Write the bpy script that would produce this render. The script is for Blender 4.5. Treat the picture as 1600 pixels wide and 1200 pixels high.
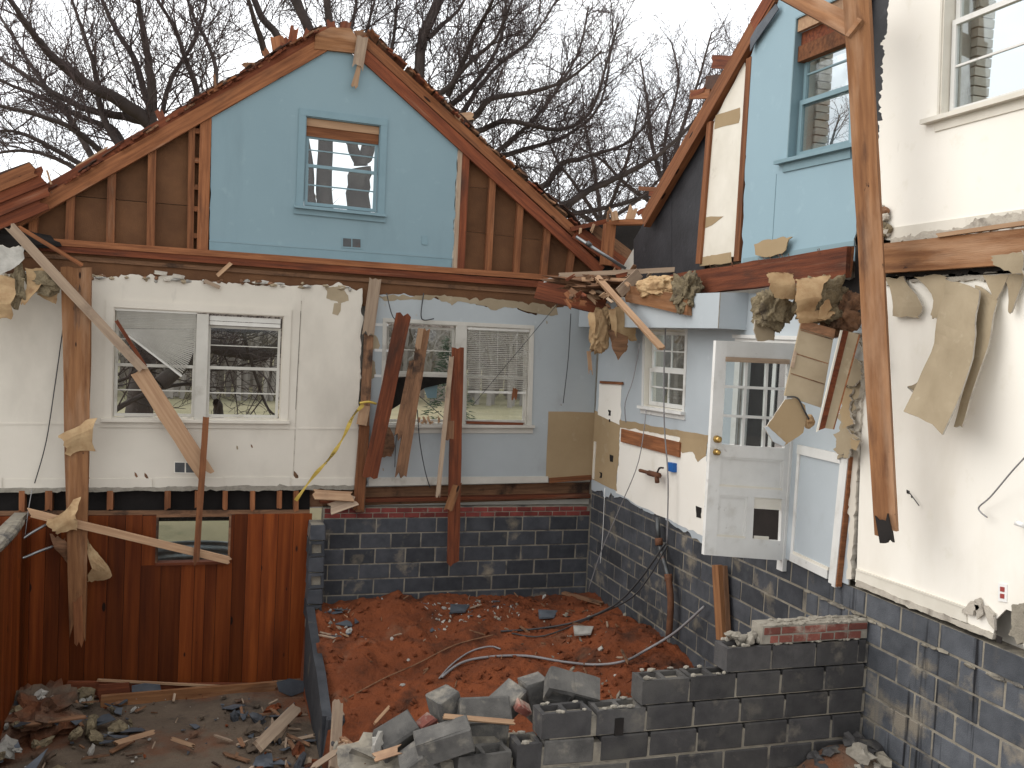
import bpy, bmesh, math, random
import numpy as np
from mathutils import Vector, Matrix, noise
from mathutils.geometry import tessellate_polygon
for o in list(bpy.data.objects): bpy.data.objects.remove(o)
SC = bpy.context.scene
COL = SC.collection
RAD = math.radians
# ------------------------------------------------------------------ camera
EYE = 2.05                                   # eye height above the first floor
CAM_YAW, CAM_PITCH, CAM_ROLL, FPX = RAD(18.0), RAD(-2.86), RAD(2.93), 1445.0
_f = Vector((math.sin(CAM_YAW)*math.cos(CAM_PITCH), math.cos(CAM_YAW)*math.cos(CAM_PITCH), math.sin(CAM_PITCH)))
_r0 = Vector((math.cos(CAM_YAW), -math.sin(CAM_YAW), 0)); _u0 = _r0.cross(_f)
_r = _r0*math.cos(CAM_ROLL) + _u0*math.sin(CAM_ROLL)
_u = _u0*math.cos(CAM_ROLL) - _r0*math.sin(CAM_ROLL)
cam = bpy.data.cameras.new('camera'); cam.sensor_width = 36; cam.lens = 36*FPX/1600
cam.clip_start = .05; cam.clip_end = 3000
camo = bpy.data.objects.new('camera', cam); COL.objects.link(camo)
M3 = Matrix((_r, _u, -_f)).transposed()
camo.matrix_world = Matrix.Translation((0, 0, EYE)) @ M3.to_4x4()
SC.camera = camo
# ------------------------------------------------------------------ sky, sun, exposure
SUN_EL, SUN_AZ = RAD(36), RAD(-74)          # azimuth from +Y towards +X: light comes from the left and slightly behind
world = bpy.data.worlds.new('World'); SC.world = world; world.use_nodes = True
wn, wl = world.node_tree.nodes, world.node_tree.links
wn.clear()
w_out = wn.new('ShaderNodeOutputWorld'); w_bg = wn.new('ShaderNodeBackground'); w_bg.inputs[1].default_value = .125
w_sky = wn.new('ShaderNodeTexSky'); w_sky.sky_type = 'NISHITA'; w_sky.sun_disc = False
w_sky.sun_elevation = SUN_EL; w_sky.sun_rotation = SUN_AZ; w_sky.air_density = 1; w_sky.dust_density = 3
w_tc = wn.new('ShaderNodeTexCoord'); w_map = wn.new('ShaderNodeMapping'); w_map.inputs['Scale'].default_value = (1.6, 1.6, 5)
w_nz = wn.new('ShaderNodeTexNoise'); w_nz.inputs['Scale'].default_value = 1.5; w_nz.inputs['Detail'].default_value = 5
w_rmp = wn.new('ShaderNodeMapRange'); w_rmp.inputs[1].default_value = .35; w_rmp.inputs[2].default_value = .62
w_rmp.inputs[3].default_value = 0; w_rmp.inputs[4].default_value = 1
w_cl = wn.new('ShaderNodeMix'); w_cl.data_type = 'RGBA'
w_cl.inputs[6].default_value = (9.0, 9.4, 10.0, 1); w_cl.inputs[7].default_value = (12.6, 12.7, 12.8, 1)
w_mx = wn.new('ShaderNodeMix'); w_mx.data_type = 'RGBA'; w_mx.inputs[0].default_value = .93
wl.new(w_tc.outputs['Generated'], w_map.inputs[0]); wl.new(w_map.outputs[0], w_nz.inputs[0])
wl.new(w_nz.outputs[0], w_rmp.inputs[0]); wl.new(w_rmp.outputs[0], w_cl.inputs[0])
wl.new(w_sky.outputs[0], w_mx.inputs[6]); wl.new(w_cl.outputs[2], w_mx.inputs[7])
wl.new(w_mx.outputs[2], w_bg.inputs[0]); wl.new(w_bg.outputs[0], w_out.inputs[0])
sun = bpy.data.lights.new('sun', 'SUN'); sun.energy = 1.5; sun.angle = RAD(55); sun.color = (1, .96, .9)
suno = bpy.data.objects.new('sun', sun); COL.objects.link(suno)
sdir = Vector((math.sin(SUN_AZ)*math.cos(SUN_EL), math.cos(SUN_AZ)*math.cos(SUN_EL), math.sin(SUN_EL)))
suno.rotation_euler = (-sdir).to_track_quat('-Z', 'Y').to_euler()
SC.view_settings.view_transform = 'Standard'; SC.view_settings.look = 'None'
SC.view_settings.gamma = 1; SC.view_settings.use_curve_mapping = False; SC.view_settings.exposure = 0.26
# ------------------------------------------------------------------ where things stand (metres; z = 0 is the first floor)
D = 12.0        # back wall plane
XR = 5.15       # right wall plane
YS = 6.32       # broken block wall, far face side
def ray(x, y): return _f + _r*((x-800)/FPX) - _u*((y-600)/FPX)
def PY(x, y, Y):
    d = ray(x, y); p = d*(Y/d.y); return Vector((p.x, p.y, p.z+EYE))
def PX(x, y, X):
    d = ray(x, y); p = d*(X/d.x); return Vector((p.x, p.y, p.z+EYE))
def PZ(x, y, Z):
    d = ray(x, y); p = d*((Z-EYE)/d.z); return Vector((p.x, p.y, p.z+EYE))
def BW(x, y, o=0.): return PY(x, y, D-o)
def RW(x, y, o=0.): return PX(x, y, XR-o)
def SW(x, y, o=0.): return PY(x, y, YS-o)
NB = Vector((0, -1, 0)); NR = Vector((-1, 0, 0)); UPV = Vector((0, 0, 1))
rnd = random.Random(7)
# ------------------------------------------------------------------ materials
MATS = {}
def _n(nt, t, **k):
    n = nt.nodes.new(t)
    for a, b in k.items(): setattr(n, a, b)
    return n
def material(name, c1, c2, scale=4., rough=.85, bump=.25, bscale=None, stretch=(1, 1, 1), coord='pos', rand=.15,
             stain=None, stain2=None, stain3=None, knots=None, spec=.25, detail=7., bdist=.01, metal=0.):
    """mottled procedural surface: two tones by noise, per-object brightness, up to two stains (colour, scale, lo, hi, stretch)"""
    m = bpy.data.materials.new(name); m.use_nodes = True; nt = m.node_tree; nt.nodes.clear()
    out = _n(nt, 'ShaderNodeOutputMaterial'); b = _n(nt, 'ShaderNodeBsdfPrincipled'); nt.links.new(b.outputs[0], out.inputs[0])
    b.inputs['Roughness'].default_value = rough; b.inputs['Specular IOR Level'].default_value = spec; b.inputs['Metallic'].default_value = metal
    oi = _n(nt, 'ShaderNodeObjectInfo')
    if coord == 'pos': src = _n(nt, 'ShaderNodeNewGeometry').outputs['Position']
    else:
        tc = _n(nt, 'ShaderNodeTexCoord')
        ad = _n(nt, 'ShaderNodeVectorMath', operation='ADD'); sc = _n(nt, 'ShaderNodeVectorMath', operation='SCALE')
        cb = _n(nt, 'ShaderNodeCombineXYZ')
        for i in range(3): nt.links.new(oi.outputs['Random'], cb.inputs[i])
        nt.links.new(cb.outputs[0], sc.inputs[0]); sc.inputs['Scale'].default_value = 37.
        nt.links.new(tc.outputs['Object'], ad.inputs[0]); nt.links.new(sc.outputs[0], ad.inputs[1]); src = ad.outputs[0]
    def nz(s, st, det=detail, rg=.6):
        mp = _n(nt, 'ShaderNodeMapping'); mp.inputs['Scale'].default_value = st; nt.links.new(src, mp.inputs[0])
        t = _n(nt, 'ShaderNodeTexNoise'); t.inputs['Scale'].default_value = s; t.inputs['Detail'].default_value = det
        t.inputs['Roughness'].default_value = rg; nt.links.new(mp.outputs[0], t.inputs[0]); return t.outputs[0]
    def ramp(v, lo, hi):
        r = _n(nt, 'ShaderNodeMapRange'); r.inputs[1].default_value = lo; r.inputs[2].default_value = hi; nt.links.new(v, r.inputs[0]); return r.outputs[0]
    def mix(f, a, c):
        x = _n(nt, 'ShaderNodeMix', data_type='RGBA'); nt.links.new(f, x.inputs[0])
        if isinstance(a, tuple): x.inputs[6].default_value = a+(1,)
        else: nt.links.new(a, x.inputs[6])
        x.inputs[7].default_value = c+(1,); return x.outputs[2]
    n1 = nz(scale, stretch)
    colr = mix(ramp(n1, .32, .68), c1, c2)
    for s in (stain, stain2, stain3):
        if s:
            sc_, ss, lo, hi = s[:4]; st = s[4] if len(s) > 4 else (1, 1, 1)
            colr = mix(ramp(nz(ss, st), lo, hi), colr, sc_)
    if knots:
        ksc, krad = knots; mp = _n(nt, 'ShaderNodeMapping'); mp.inputs['Scale'].default_value = ksc; nt.links.new(src, mp.inputs[0])
        vo = _n(nt, 'ShaderNodeTexVoronoi'); vo.inputs['Scale'].default_value = 1; nt.links.new(mp.outputs[0], vo.inputs['Vector'])
        cw = _n(nt, 'ShaderNodeSeparateColor'); nt.links.new(vo.outputs['Color'], cw.inputs[0])
        pick = _n(nt, 'ShaderNodeMapRange'); pick.inputs[1].default_value = .45; pick.inputs[2].default_value = 1; pick.inputs[3].default_value = 0; pick.inputs[4].default_value = krad; nt.links.new(cw.outputs[0], pick.inputs[0])
        df = _n(nt, 'ShaderNodeMath', operation='SUBTRACT'); nt.links.new(pick.outputs[0], df.inputs[0]); nt.links.new(vo.outputs['Distance'], df.inputs[1])
        colr = mix(ramp(df.outputs[0], -.02, .03), colr, (.018, .008, .005))
    hs = _n(nt, 'ShaderNodeHueSaturation'); nt.links.new(colr, hs.inputs['Color'])
    mr = _n(nt, 'ShaderNodeMapRange'); mr.inputs[3].default_value = 1-rand; mr.inputs[4].default_value = 1+rand
    nt.links.new(oi.outputs['Random'], mr.inputs[0]); nt.links.new(mr.outputs[0], hs.inputs['Value'])
    nt.links.new(hs.outputs[0], b.inputs['Base Color'])
    if bump:
        bp = _n(nt, 'ShaderNodeBump'); bp.inputs['Strength'].default_value = bump; bp.inputs['Distance'].default_value = bdist
        nt.links.new(nz(bscale or scale*6, stretch), bp.inputs['Height']); nt.links.new(bp.outputs[0], b.inputs['Normal'])
    MATS[name] = m; return m
def glass_material():
    m = bpy.data.materials.new('window_glass'); m.use_nodes = True; nt = m.node_tree; nt.nodes.clear()
    out = _n(nt, 'ShaderNodeOutputMaterial'); mx = _n(nt, 'ShaderNodeMixShader'); t = _n(nt, 'ShaderNodeBsdfTransparent'); g = _n(nt, 'ShaderNodeBsdfGlossy')
    t.inputs[0].default_value = (.86, .89, .89, 1); g.inputs['Roughness'].default_value = .04
    lw = _n(nt, 'ShaderNodeLayerWeight'); lw.inputs[0].default_value = .25
    mr = _n(nt, 'ShaderNodeMapRange'); mr.inputs[3].default_value = .02; mr.inputs[4].default_value = .35
    nt.links.new(lw.outputs['Fresnel'], mr.inputs[0]); nt.links.new(mr.outputs[0], mx.inputs[0])
    nt.links.new(t.outputs[0], mx.inputs[1]); nt.links.new(g.outputs[0], mx.inputs[2]); nt.links.new(mx.outputs[0], out.inputs[0])
    MATS['glass'] = m
glass_material()
WG = (.55, 9, 9)     # wood grain: long along local x
KN = (1, 2.4, 2.4)
material('stud', (.27, .108, .045), (.125, .046, .020), 3, .85, .5, stretch=WG, coord='obj', rand=.28, stain=((.07, .034, .02), 1.6, .56, .75, (.6, 2, 2)), knots=((2.2, 9, 9), .15), stain3=((.30, .17, .10), 2.3, .62, .78, (.4, 5, 5)))
material('redwood', (.20, .058, .024), (.082, .024, .012), 3, .85, .5, stretch=WG, coord='obj', rand=.25, stain=((.05, .023, .015), 1.7, .56, .74, (.6, 2, 2)), stain2=((.035, .016, .01), 6, .69, .73, KN), stain3=((.25, .13, .08), 2.1, .62, .8, (.4, 5, 5)))
material('timber', (.29, .138, .060), (.155, .066, .028), 2.2, .85, .5, stretch=WG, coord='obj', rand=.12, stain=((.075, .034, .02), 2.0, .56, .72, (.5, 2.5, 2.5)), stain2=((.37, .225, .135), 1.3, .50, .72, (.5, 3, 3)), stain3=((.04, .018, .011), 5, .68, .72, KN), knots=((2.4, 8, 8), .16))
material('freshwood', (.42, .27, .16), (.30, .175, .10), 3, .75, .3, stretch=WG, coord='obj', rand=.18, stain=((.20, .12, .075), 1.2, .58, .72))
material('greywood', (.36, .27, .19), (.24, .17, .12), 3, .85, .35, stretch=WG, coord='obj', rand=.2, stain=((.13, .09, .065), 1.3, .58, .72))
material('rotwood', (.13, .07, .04), (.27, .14, .075), 4, .9, .6, stretch=(.8, 8, 8), coord='obj', rand=.2, stain=((.045, .028, .02), 2.5, .52, .65))
material('pine_panel', (.205, .050, .0108), (.10, .0205, .005), 1.6, .6, .15, stretch=(.35, 7, 7), coord='obj', rand=.42, stain=((.06, .014, .006), 1.2, .5, .75, (.25, 2, 2)), knots=((2.6, 7, 7), .17), spec=.12)
material('fibreboard', (.14, .066, .031), (.095, .045, .022), 3, .95, .35, bscale=60, rand=.1, stain=((.06, .035, .025), 1.1, .6, .75))
material('blue_paint', (.205, .29, .32), (.19, .272, .304), 1.2, .6, .12, bscale=45, rand=0, stain=((.235, .325, .355), 5, .6, .75), stain3=((.165, .235, .26), 2.6, .60, .84, (1, 1, .15)), stain2=((.175, .25, .275), .9, .58, .8, (1, 1, .5)), bdist=.004)
material('blue_paint_lit', (.25, .355, .405), (.235, .335, .385), 1.2, .6, .12, bscale=45, rand=0, stain=((.275, .38, .43), 5, .6, .75), stain2=((.21, .305, .35), .9, .58, .8, (1, 1, .5)), bdist=.004)  # the gable blue made lighter: stronger light on the side wall painted in
material('pale_blue_paint', (.42, .455, .475), (.385, .42, .44), 1.4, .6, .12, bscale=45, rand=0, stain=((.32, .34, .345), 1.7, .62, .82, (1, 1, .6)), stain2=((.46, .49, .51), 6, .62, .75), bdist=.004)
material('pale_blue_paint_shaded', (.365, .39, .395), (.33, .355, .36), 1.4, .65, .12, bscale=45, rand=0, stain=((.27, .28, .275), 1.7, .60, .82, (1, 1, .6)), stain2=((.40, .425, .43), 6, .62, .75), bdist=.004)  # same pale blue darkened, the back wall's shade put into the colour
material('cream_paint', (.79, .755, .685), (.76, .72, .645), 1.1, .65, .12, bscale=45, rand=0, stain=((.64, .595, .51), 1.1, .54, .84, (1, 1, .4)), stain3=((.46, .42, .35), 3.5, .66, .84, (1, 1, .25)), stain2=((.71, .67, .58), 5, .6, .75), bdist=.004)
material('dingy_paint', (.60, .55, .47), (.54, .495, .42), 1.3, .7, .15, bscale=45, rand=0, stain=((.43, .39, .33), 1.2, .50, .80, (1, 1, .5)), stain3=((.36, .33, .28), 4, .64, .82, (1, 1, .25)), stain2=((.34, .30, .26), 9, .73, .80), bdist=.004)
material('white_trim', (.66, .65, .62), (.57, .56, .53), 3, .55, .1, rand=.04, stain=((.40, .37, .32), 3, .56, .80), stain2=((.26, .23, .20), 11, .66, .76), spec=.4)
material('dull_trim', (.50, .475, .42), (.43, .405, .355), 3, .6, .1, rand=.05, stain=((.30, .27, .225), 4, .58, .78), spec=.3)
material('cream_trim', (.66, .62, .54), (.58, .54, .46), 3, .5, .1, rand=.04, stain=((.38, .33, .27), 4, .64, .80), spec=.4)
material('blue_trim', (.175, .265, .30), (.15, .235, .265), 3, .45, .1, rand=.04, spec=.4)
material('gypsum', (.47, .43, .36), (.36, .32, .27), 12, .95, .6, rand=.1, stain=((.20, .175, .145), 6, .55, .7))
material('drywall_paper', (.34, .275, .185), (.26, .205, .132), 2.5, .9, .2, rand=.1, stain=((.22, .165, .105), 3, .62, .8), stain2=((.38, .32, .225), 7, .62, .75))
material('tan_paper', (.34, .25, .145), (.29, .21, .12), 2, .9, .15, rand=.06, stain=((.40, .32, .21), 4, .6, .8))
material('kraft', (.47, .33, .18), (.31, .19, .095), 7, .8, .5, coord='obj', rand=.15, stain=((.19, .10, .05), 4, .6, .75))
material('batt', (.27, .215, .13), (.17, .135, .085), 14, 1., .9, bscale=60, coord='obj', rand=.15, stain=((.08, .062, .045), 6, .56, .7), bdist=.03)
material('tarpaper', (.014, .014, .016), (.03, .03, .034), 3, .55, .4, rand=.1, stain=((.075, .08, .09), 5, .66, .8), spec=.4)
material('black_and_shade', (.012, .010, .009), (.022, .018, .016), 3, .9, .3)  # flat black for dark things, also paints shade into gaps, holes and hollows
material('cinder', (.068, .070, .077), (.043, .046, .052), 7, .95, .6, bscale=90, rand=.28, stain=((.20, .172, .13), 2.6, .58, .70), stain3=((.03, .031, .035), 1.1, .55, .75), stain2=((.105, .11, .12), 1.2, .56, .75))
material('cinder_dusty', (.135, .127, .115), (.075, .071, .066), 6, .95, .6, bscale=90, rand=.2, stain=((.24, .215, .175), 5.0, .54, .70), stain2=((.045, .043, .041), 3.2, .54, .70))
material('cinder_near', (.066, .062, .060), (.042, .040, .040), 7, .95, .6, bscale=90, rand=.22, stain=((.17, .15, .12), 3.4, .57, .72), stain2=((.10, .094, .085), 1.2, .54, .74))
material('cinder_tar', (.092, .097, .107), (.058, .062, .070), 7, .95, .6, bscale=90, rand=.25, stain=((.19, .165, .13), 2.4, .57, .68), stain3=((.12, .115, .11), 5, .6, .75, (1, 1, .15)), stain2=((.012, .012, .014), 7, .57, .64, (1, 1, .045)))
material('mortar', (.27, .24, .19), (.19, .168, .132), 9, .95, .7, bscale=50, rand=.05, stain=((.075, .07, .066), 4, .50, .66))
material('mortar_pale', (.30, .272, .225), (.21, .188, .152), 14, .95, .9, bscale=50, rand=.1, stain=((.2, .18, .15), 7, .56, .7))
material('brick', (.20, .045, .036), (.13, .032, .028), 9, .9, .5, rand=.3, stain=((.30, .23, .19), 5, .62, .74))
material('old_brick', (.22, .075, .055), (.15, .052, .04), 9, .9, .5, rand=.25, stain=((.36, .31, .25), 5, .52, .68))
material('white_brick', (.52, .49, .43), (.44, .41, .36), 6, .85, .4, rand=.12)
material('red_earth', (.205, .056, .0195), (.12, .034, .013), 1.6, 1., .9, bscale=22, rand=0, stain=((.045, .020, .012), 2.2, .52, .70), stain2=((.17, .10, .062), 1.3, .60, .80), bdist=.04)
material('grey_earth', (.15, .112, .08), (.09, .066, .048), 2.2, 1., .9, bscale=25, rand=0, stain=((.045, .037, .031), 3, .58, .72), stain2=((.15, .058, .028), .7, .50, .62), bdist=.03)
material('slate', (.095, .105, .12), (.06, .068, .08), 6, .6, .4, coord='obj', rand=.35, stain=((.2, .2, .2), 3, .62, .8))
material('shingle', (.045, .030, .024), (.085, .04, .025), 6, .9, .6, coord='obj', rand=.4)
material('plaster_bit', (.42, .40, .36), (.27, .255, .225), 9, .95, .6, coord='obj', rand=.25)
material('dark_metal', (.10, .105, .105), (.06, .06, .062), 5, .5, .2, rand=.1, metal=.6, stain=((.16, .07, .035), 6, .56, .7))
material('steel', (.30, .31, .31), (.22, .225, .23), 4, .4, .1, rand=.1, metal=.8)
material('rust', (.16, .07, .035), (.09, .04, .025), 9, .85, .5, rand=.1)
material('brass', (.55, .36, .12), (.42, .27, .09), 4, .3, .05, rand=.05, metal=.9)
material('cable_dark', (.035, .035, .038), (.06, .058, .055), 6, .6, .1, rand=.1)
material('cable_grey', (.26, .25, .25), (.18, .17, .17), 6, .5, .1, rand=.1)
material('blue_plastic', (.02, .12, .38), (.018, .10, .33), 4, .4, .05, rand=0)
material('white_plastic', (.75, .74, .71), (.70, .69, .66), 4, .35, .05, rand=0, spec=.4)
material('red_plastic', (.30, .06, .05), (.26, .05, .045), 4, .4, .05, rand=0)
material('yellow_tape', (.50, .35, .07), (.40, .28, .055), 5, .45, .1, rand=0)
material('black_ink', (.02, .018, .015), (.03, .026, .02), 5, .6, 0, rand=0)
material('bark', (.082, .063, .056), (.045, .036, .033), 3, .95, .5, bscale=25, rand=.08, stain=((.13, .115, .10), 1.3, .6, .8))
material('twig', (.082, .058, .053), (.056, .042, .041), 3, .9, 0, rand=.08)
material('far_wood', (.34, .30, .265), (.24, .21, .19), .5, 1, 0, rand=0)
material('dry_grass', (.29, .25, .15), (.21, .185, .115), .6, 1, .5, bscale=20, rand=.1, stain=((.36, .30, .19), .25, .5, .7), stain2=((.15, .145, .085), 1.7, .6, .75))
material('far_field', (.27, .25, .12), (.20, .20, .095), .05, 1, 0, rand=0)
material('evergreen', (.03, .05, .028), (.05, .065, .035), 3, .8, 0, rand=.1)
material('curtain', (.42, .38, .36), (.34, .30, .29), 5, .9, .1, rand=0)
material('blind', (.62, .60, .55), (.54, .52, .47), 5, .6, .05, rand=.03)
# ------------------------------------------------------------------ object helpers
def link(o, parent=None):
    COL.objects.link(o)
    if parent is not None:
        o.parent = parent; o.matrix_parent_inverse = parent.matrix_basis.inverted()
    return o
def mesh_obj(name, verts, faces, mats, parent=None, midx=None, mw=None, smooth=False):
    me = bpy.data.meshes.new(name); me.from_pydata([tuple(v) for v in verts], [], faces)
    for m in (mats if isinstance(mats, (list, tuple)) else [mats]): me.materials.append(MATS[m])
    if midx is not None: me.polygons.foreach_set('material_index', midx)
    bm = bmesh.new(); bm.from_mesh(me); bmesh.ops.recalc_face_normals(bm, faces=bm.faces[:]); bm.to_mesh(me); bm.free()
    if smooth: me.polygons.foreach_set('use_smooth', [True]*len(me.polygons))
    o = bpy.data.objects.new(name, me)
    if mw is not None: o.matrix_world = mw
    return link(o, parent)
def inst(name, me, mw, parent=None):
    o = bpy.data.objects.new(name, me); o.matrix_world = mw; return link(o, parent)
def thing(name, label, cat, loc=(0, 0, 0), group=None):
    o = bpy.data.objects.new(name, None); o.empty_display_size = .2; o.location = loc; COL.objects.link(o)
    return tag(o, label, cat, group)
def tag(o, label, cat, group=None, kind=None):
    if label: o['label'] = label
    if cat: o['category'] = cat
    if group: o['group'] = group
    if kind: o['kind'] = kind
    return o
def structure(o): o['kind'] = 'structure'; return o
def stuff(o, label=None, cat=None): o['kind'] = 'stuff'; return tag(o, label, cat)
def jag(pts, amp, step, seed=0, closed=True):
    out = jag1(pts, amp, step, seed, closed)
    return jag1(out, amp*.35, max(2.2, step*.4), seed+1, closed) if step <= 16 else out
def jag1(pts, amp, step, seed=0, closed=True):
    """roughen a pixel outline: subdivide its edges and push the new points about"""
    r = random.Random(seed); out = []; n = len(pts)
    for i in range(n if closed else n-1):
        a = pts[i]; b = pts[(i+1) % n]; L = math.hypot(b[0]-a[0], b[1]-a[1]); k = max(1, int(L/step))
        out.append(a)
        for j in range(1, k):
            t = (j+r.uniform(-.35, .35))/k
            px, py = -(b[1]-a[1])/L, (b[0]-a[0])/L; d = r.gauss(0, amp)*(.45 if r.random() < .6 else 1.5)
            out.append((a[0]+(b[0]-a[0])*t+px*d, a[1]+(b[1]-a[1])*t+py*d))
    if not closed: out.append(pts[-1])
    return out
def sheet(name, pts, n, t, mats, parent=None, holes=()):
    """flat panel with its own thickness t behind the outline (outline faces along n); mats = face, edges"""
    loops = [[Vector(p) for p in pts]]+[[Vector(p) for p in h] for h in holes]
    flat = [p for l in loops for p in l]; N = len(flat); tri = tessellate_polygon(loops)
    vs = flat+[p-n*t for p in flat]; fs = []; mi = []
    for a, b, c in tri: fs.append((a, b, c)); mi.append(0)
    for a, b, c in tri: fs.append((a+N, c+N, b+N)); mi.append(1)
    k = 0
    for l in loops:
        m = len(l)
        for i in range(m): fs.append((k+i, k+(i+1) % m, k+(i+1) % m+N, k+i+N)); mi.append(1)
        k += m
    ms = mats if isinstance(mats, (list, tuple)) else [mats, mats]
    return mesh_obj(name, vs, fs, list(ms), parent, mi)
def box(name, c0, c1, mat, parent=None):
    x0, y0, z0 = [min(a, b) for a, b in zip(c0, c1)]; x1, y1, z1 = [max(a, b) for a, b in zip(c0, c1)]
    c = Vector(((x0+x1)/2, (y0+y1)/2, (z0+z1)/2)); h = Vector(((x1-x0)/2, (y1-y0)/2, (z1-z0)/2))
    v = [(sx*h.x, sy*h.y, sz*h.z) for sx in (-1, 1) for sy in (-1, 1) for sz in (-1, 1)]
    f = [(0, 1, 3, 2), (4, 6, 7, 5), (0, 4, 5, 1), (2, 3, 7, 6), (0, 2, 6, 4), (1, 5, 7, 3)]
    return mesh_obj(name, v, f, mat, parent, mw=Matrix.Translation(c))
def board(name, a, b, w, t, mat, parent=None, n=NB, ends=(0, 0), taper=(1, 1), bend=0., seed=None, mat_end=None):
    """plank from a to b (middle of its face), w wide, t thick behind the face whose normal is about n; ends = splintered lengths"""
    a = Vector(a); b = Vector(b); x = (b-a); L = x.length; x.normalize()
    y = Vector(n).cross(x); y.normalize(); z = x.cross(y)
    r = random.Random(hash((round(a.x, 3), round(b.z, 3))) if seed is None else seed)
    K = 4 if (ends[0] or ends[1]) else 1
    S = max(2, min(8, int(L/.3))) if (bend or ends[0] or ends[1]) else 1
    vs = []; fs = []; mi = []
    e0 = [r.uniform(0, 1) for _ in range(K+1)]; e1 = [r.uniform(0, 1) for _ in range(K+1)]
    for side in (0, -t):
        for i in range(S+1):
            u = i/S; wd = w*(taper[0]+(taper[1]-taper[0])*u)
            for j in range(K+1):
                xx = u*L
                if i == 0: xx += e0[j]*ends[0]
                if i == S: xx -= e1[j]*ends[1]
                vs.append((xx, (j/K-.5)*wd + (r.uniform(-.03, .03)*wd if K > 1 and 0 < i < S else 0), side + bend*4*u*(1-u)))
    N = (S+1)*(K+1); id_ = lambda i, j, s: s*N+i*(K+1)+j
    for s in (0, 1):
        for i in range(S):
            for j in range(K):
                q = (id_(i, j, s), id_(i+1, j, s), id_(i+1, j+1, s), id_(i, j+1, s)); fs.append(q if s == 0 else q[::-1]); mi.append(0)
    for i in range(S):
        for j in (0, K): fs.append((id_(i, j, 0), id_(i+1, j, 0), id_(i+1, j, 1), id_(i, j, 1))); mi.append(0)
    for j in range(K):
        for i in (0, S): fs.append((id_(i, j, 0), id_(i, j+1, 0), id_(i, j+1, 1), id_(i, j, 1))); mi.append(1 if mat_end else 0)
    mw = Matrix.Translation(a) @ Matrix((x, y, z)).transposed().to_4x4()
    return mesh_obj(name, vs, fs, [mat, mat_end] if mat_end else mat, parent, mi, mw)
def smooth_path(pts, k=6):
    P = [Vector(p) for p in pts]
    if len(P) < 3: return P
    out = []
    for i in range(len(P)-1):
        p0 = P[max(i-1, 0)]; p1 = P[i]; p2 = P[i+1]; p3 = P[min(i+2, len(P)-1)]
        for j in range(k):
            t = j/k
            out.append(.5*((2*p1)+(p2-p0)*t+(2*p0-5*p1+4*p2-p3)*t*t+(3*p1-p0-3*p2+p3)*t**3))
    out.append(P[-1]); return out
def tube_data(path, radii, k=6):
    n = len(path); vs = []; fs = []; u = None
    for i, p in enumerate(path):
        d = (path[min(i+1, n-1)]-path[max(i-1, 0)]); d = d.normalized() if d.length > 1e-9 else Vector((0, 0, 1))
        if u is None: u = d.orthogonal().normalized()
        else:
            u = u-d*u.dot(d); u = u.normalized() if u.length > 1e-6 else d.orthogonal().normalized()
        w = d.cross(u); rr = radii[i] if hasattr(radii, '__len__') else radii
        for j in range(k):
            a = 2*math.pi*j/k; vs.append(p+(u*math.cos(a)+w*math.sin(a))*rr)
    for i in range(n-1):
        for j in range(k):
            fs.append((i*k+j, i*k+(j+1) % k, (i+1)*k+(j+1) % k, (i+1)*k+j))
    fs.append(tuple(range(k))[::-1]); fs.append(tuple((n-1)*k+j for j in range(k)))
    return vs, fs
def tube(name, pts, r, mat, parent=None, k=6, sm=5):
    path = smooth_path(pts, sm); v, f = tube_data(path, r, k); return mesh_obj(name, v, f, mat, parent, smooth=True)
def grid_sheet(name, left, right, t, mats, parent=None, nu=6, nv=12, seed=0, crumple=.01, torn=.03):
    """bent panel between two 3-D edge curves, with thickness and torn ends"""
    r = random.Random(seed); A = smooth_path(left, 6); B = smooth_path(right, 6); vs = []; fs = []; mi = []
    def at(P, u):
        s = u*(len(P)-1); i = min(int(s), len(P)-2); return P[i].lerp(P[i+1], s-i)
    pts = []
    for i in range(nv+1):
        for j in range(nu+1):
            u = i/nv
            if i in (0, nv): u += (r.uniform(0, torn) if i == 0 else -r.uniform(0, torn))
            p = at(A, min(max(u, 0), 1)).lerp(at(B, min(max(u, 0), 1)), j/nu)
            q = p*4; p = p+Vector((noise.noise(q), noise.noise(q+Vector((9, 3, 1))), noise.noise(q+Vector((3, 7, 5)))))*crumple
            if j in (0, nu): p = p+(at(B, u if 0 <= u <= 1 else 0)-at(A, u if 0 <= u <= 1 else 0))*r.uniform(-.5, .5)*torn
            pts.append(p)
    W = nu+1; N = len(pts)
    nrm = []
    for i in range(nv+1):
        for j in range(W):
            a = pts[min(i+1, nv)*W+j]-pts[max(i-1, 0)*W+j]; b = pts[i*W+min(j+1, nu)]-pts[i*W+max(j-1, 0)]
            m = a.cross(b); nrm.append(m.normalized() if m.length > 1e-9 else Vector((0, -1, 0)))
    vs = pts+[p-m*t for p, m in zip(pts, nrm)]
    for i in range(nv):
        for j in range(nu):
            q = (i*W+j, i*W+j+1, (i+1)*W+j+1, (i+1)*W+j); fs.append(q); mi.append(0); fs.append(tuple(N+k for k in q[::-1])); mi.append(1)
    for i in range(nv):
        for j in (0, nu): fs.append((i*W+j, (i+1)*W+j, (i+1)*W+j+N, i*W+j+N)); mi.append(2)
    for j in range(nu):
        for i in (0, nv): fs.append((i*W+j, i*W+j+1, i*W+j+1+N, i*W+j+N)); mi.append(2)
    return mesh_obj(name, vs, fs, list(mats), parent, mi)
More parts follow.
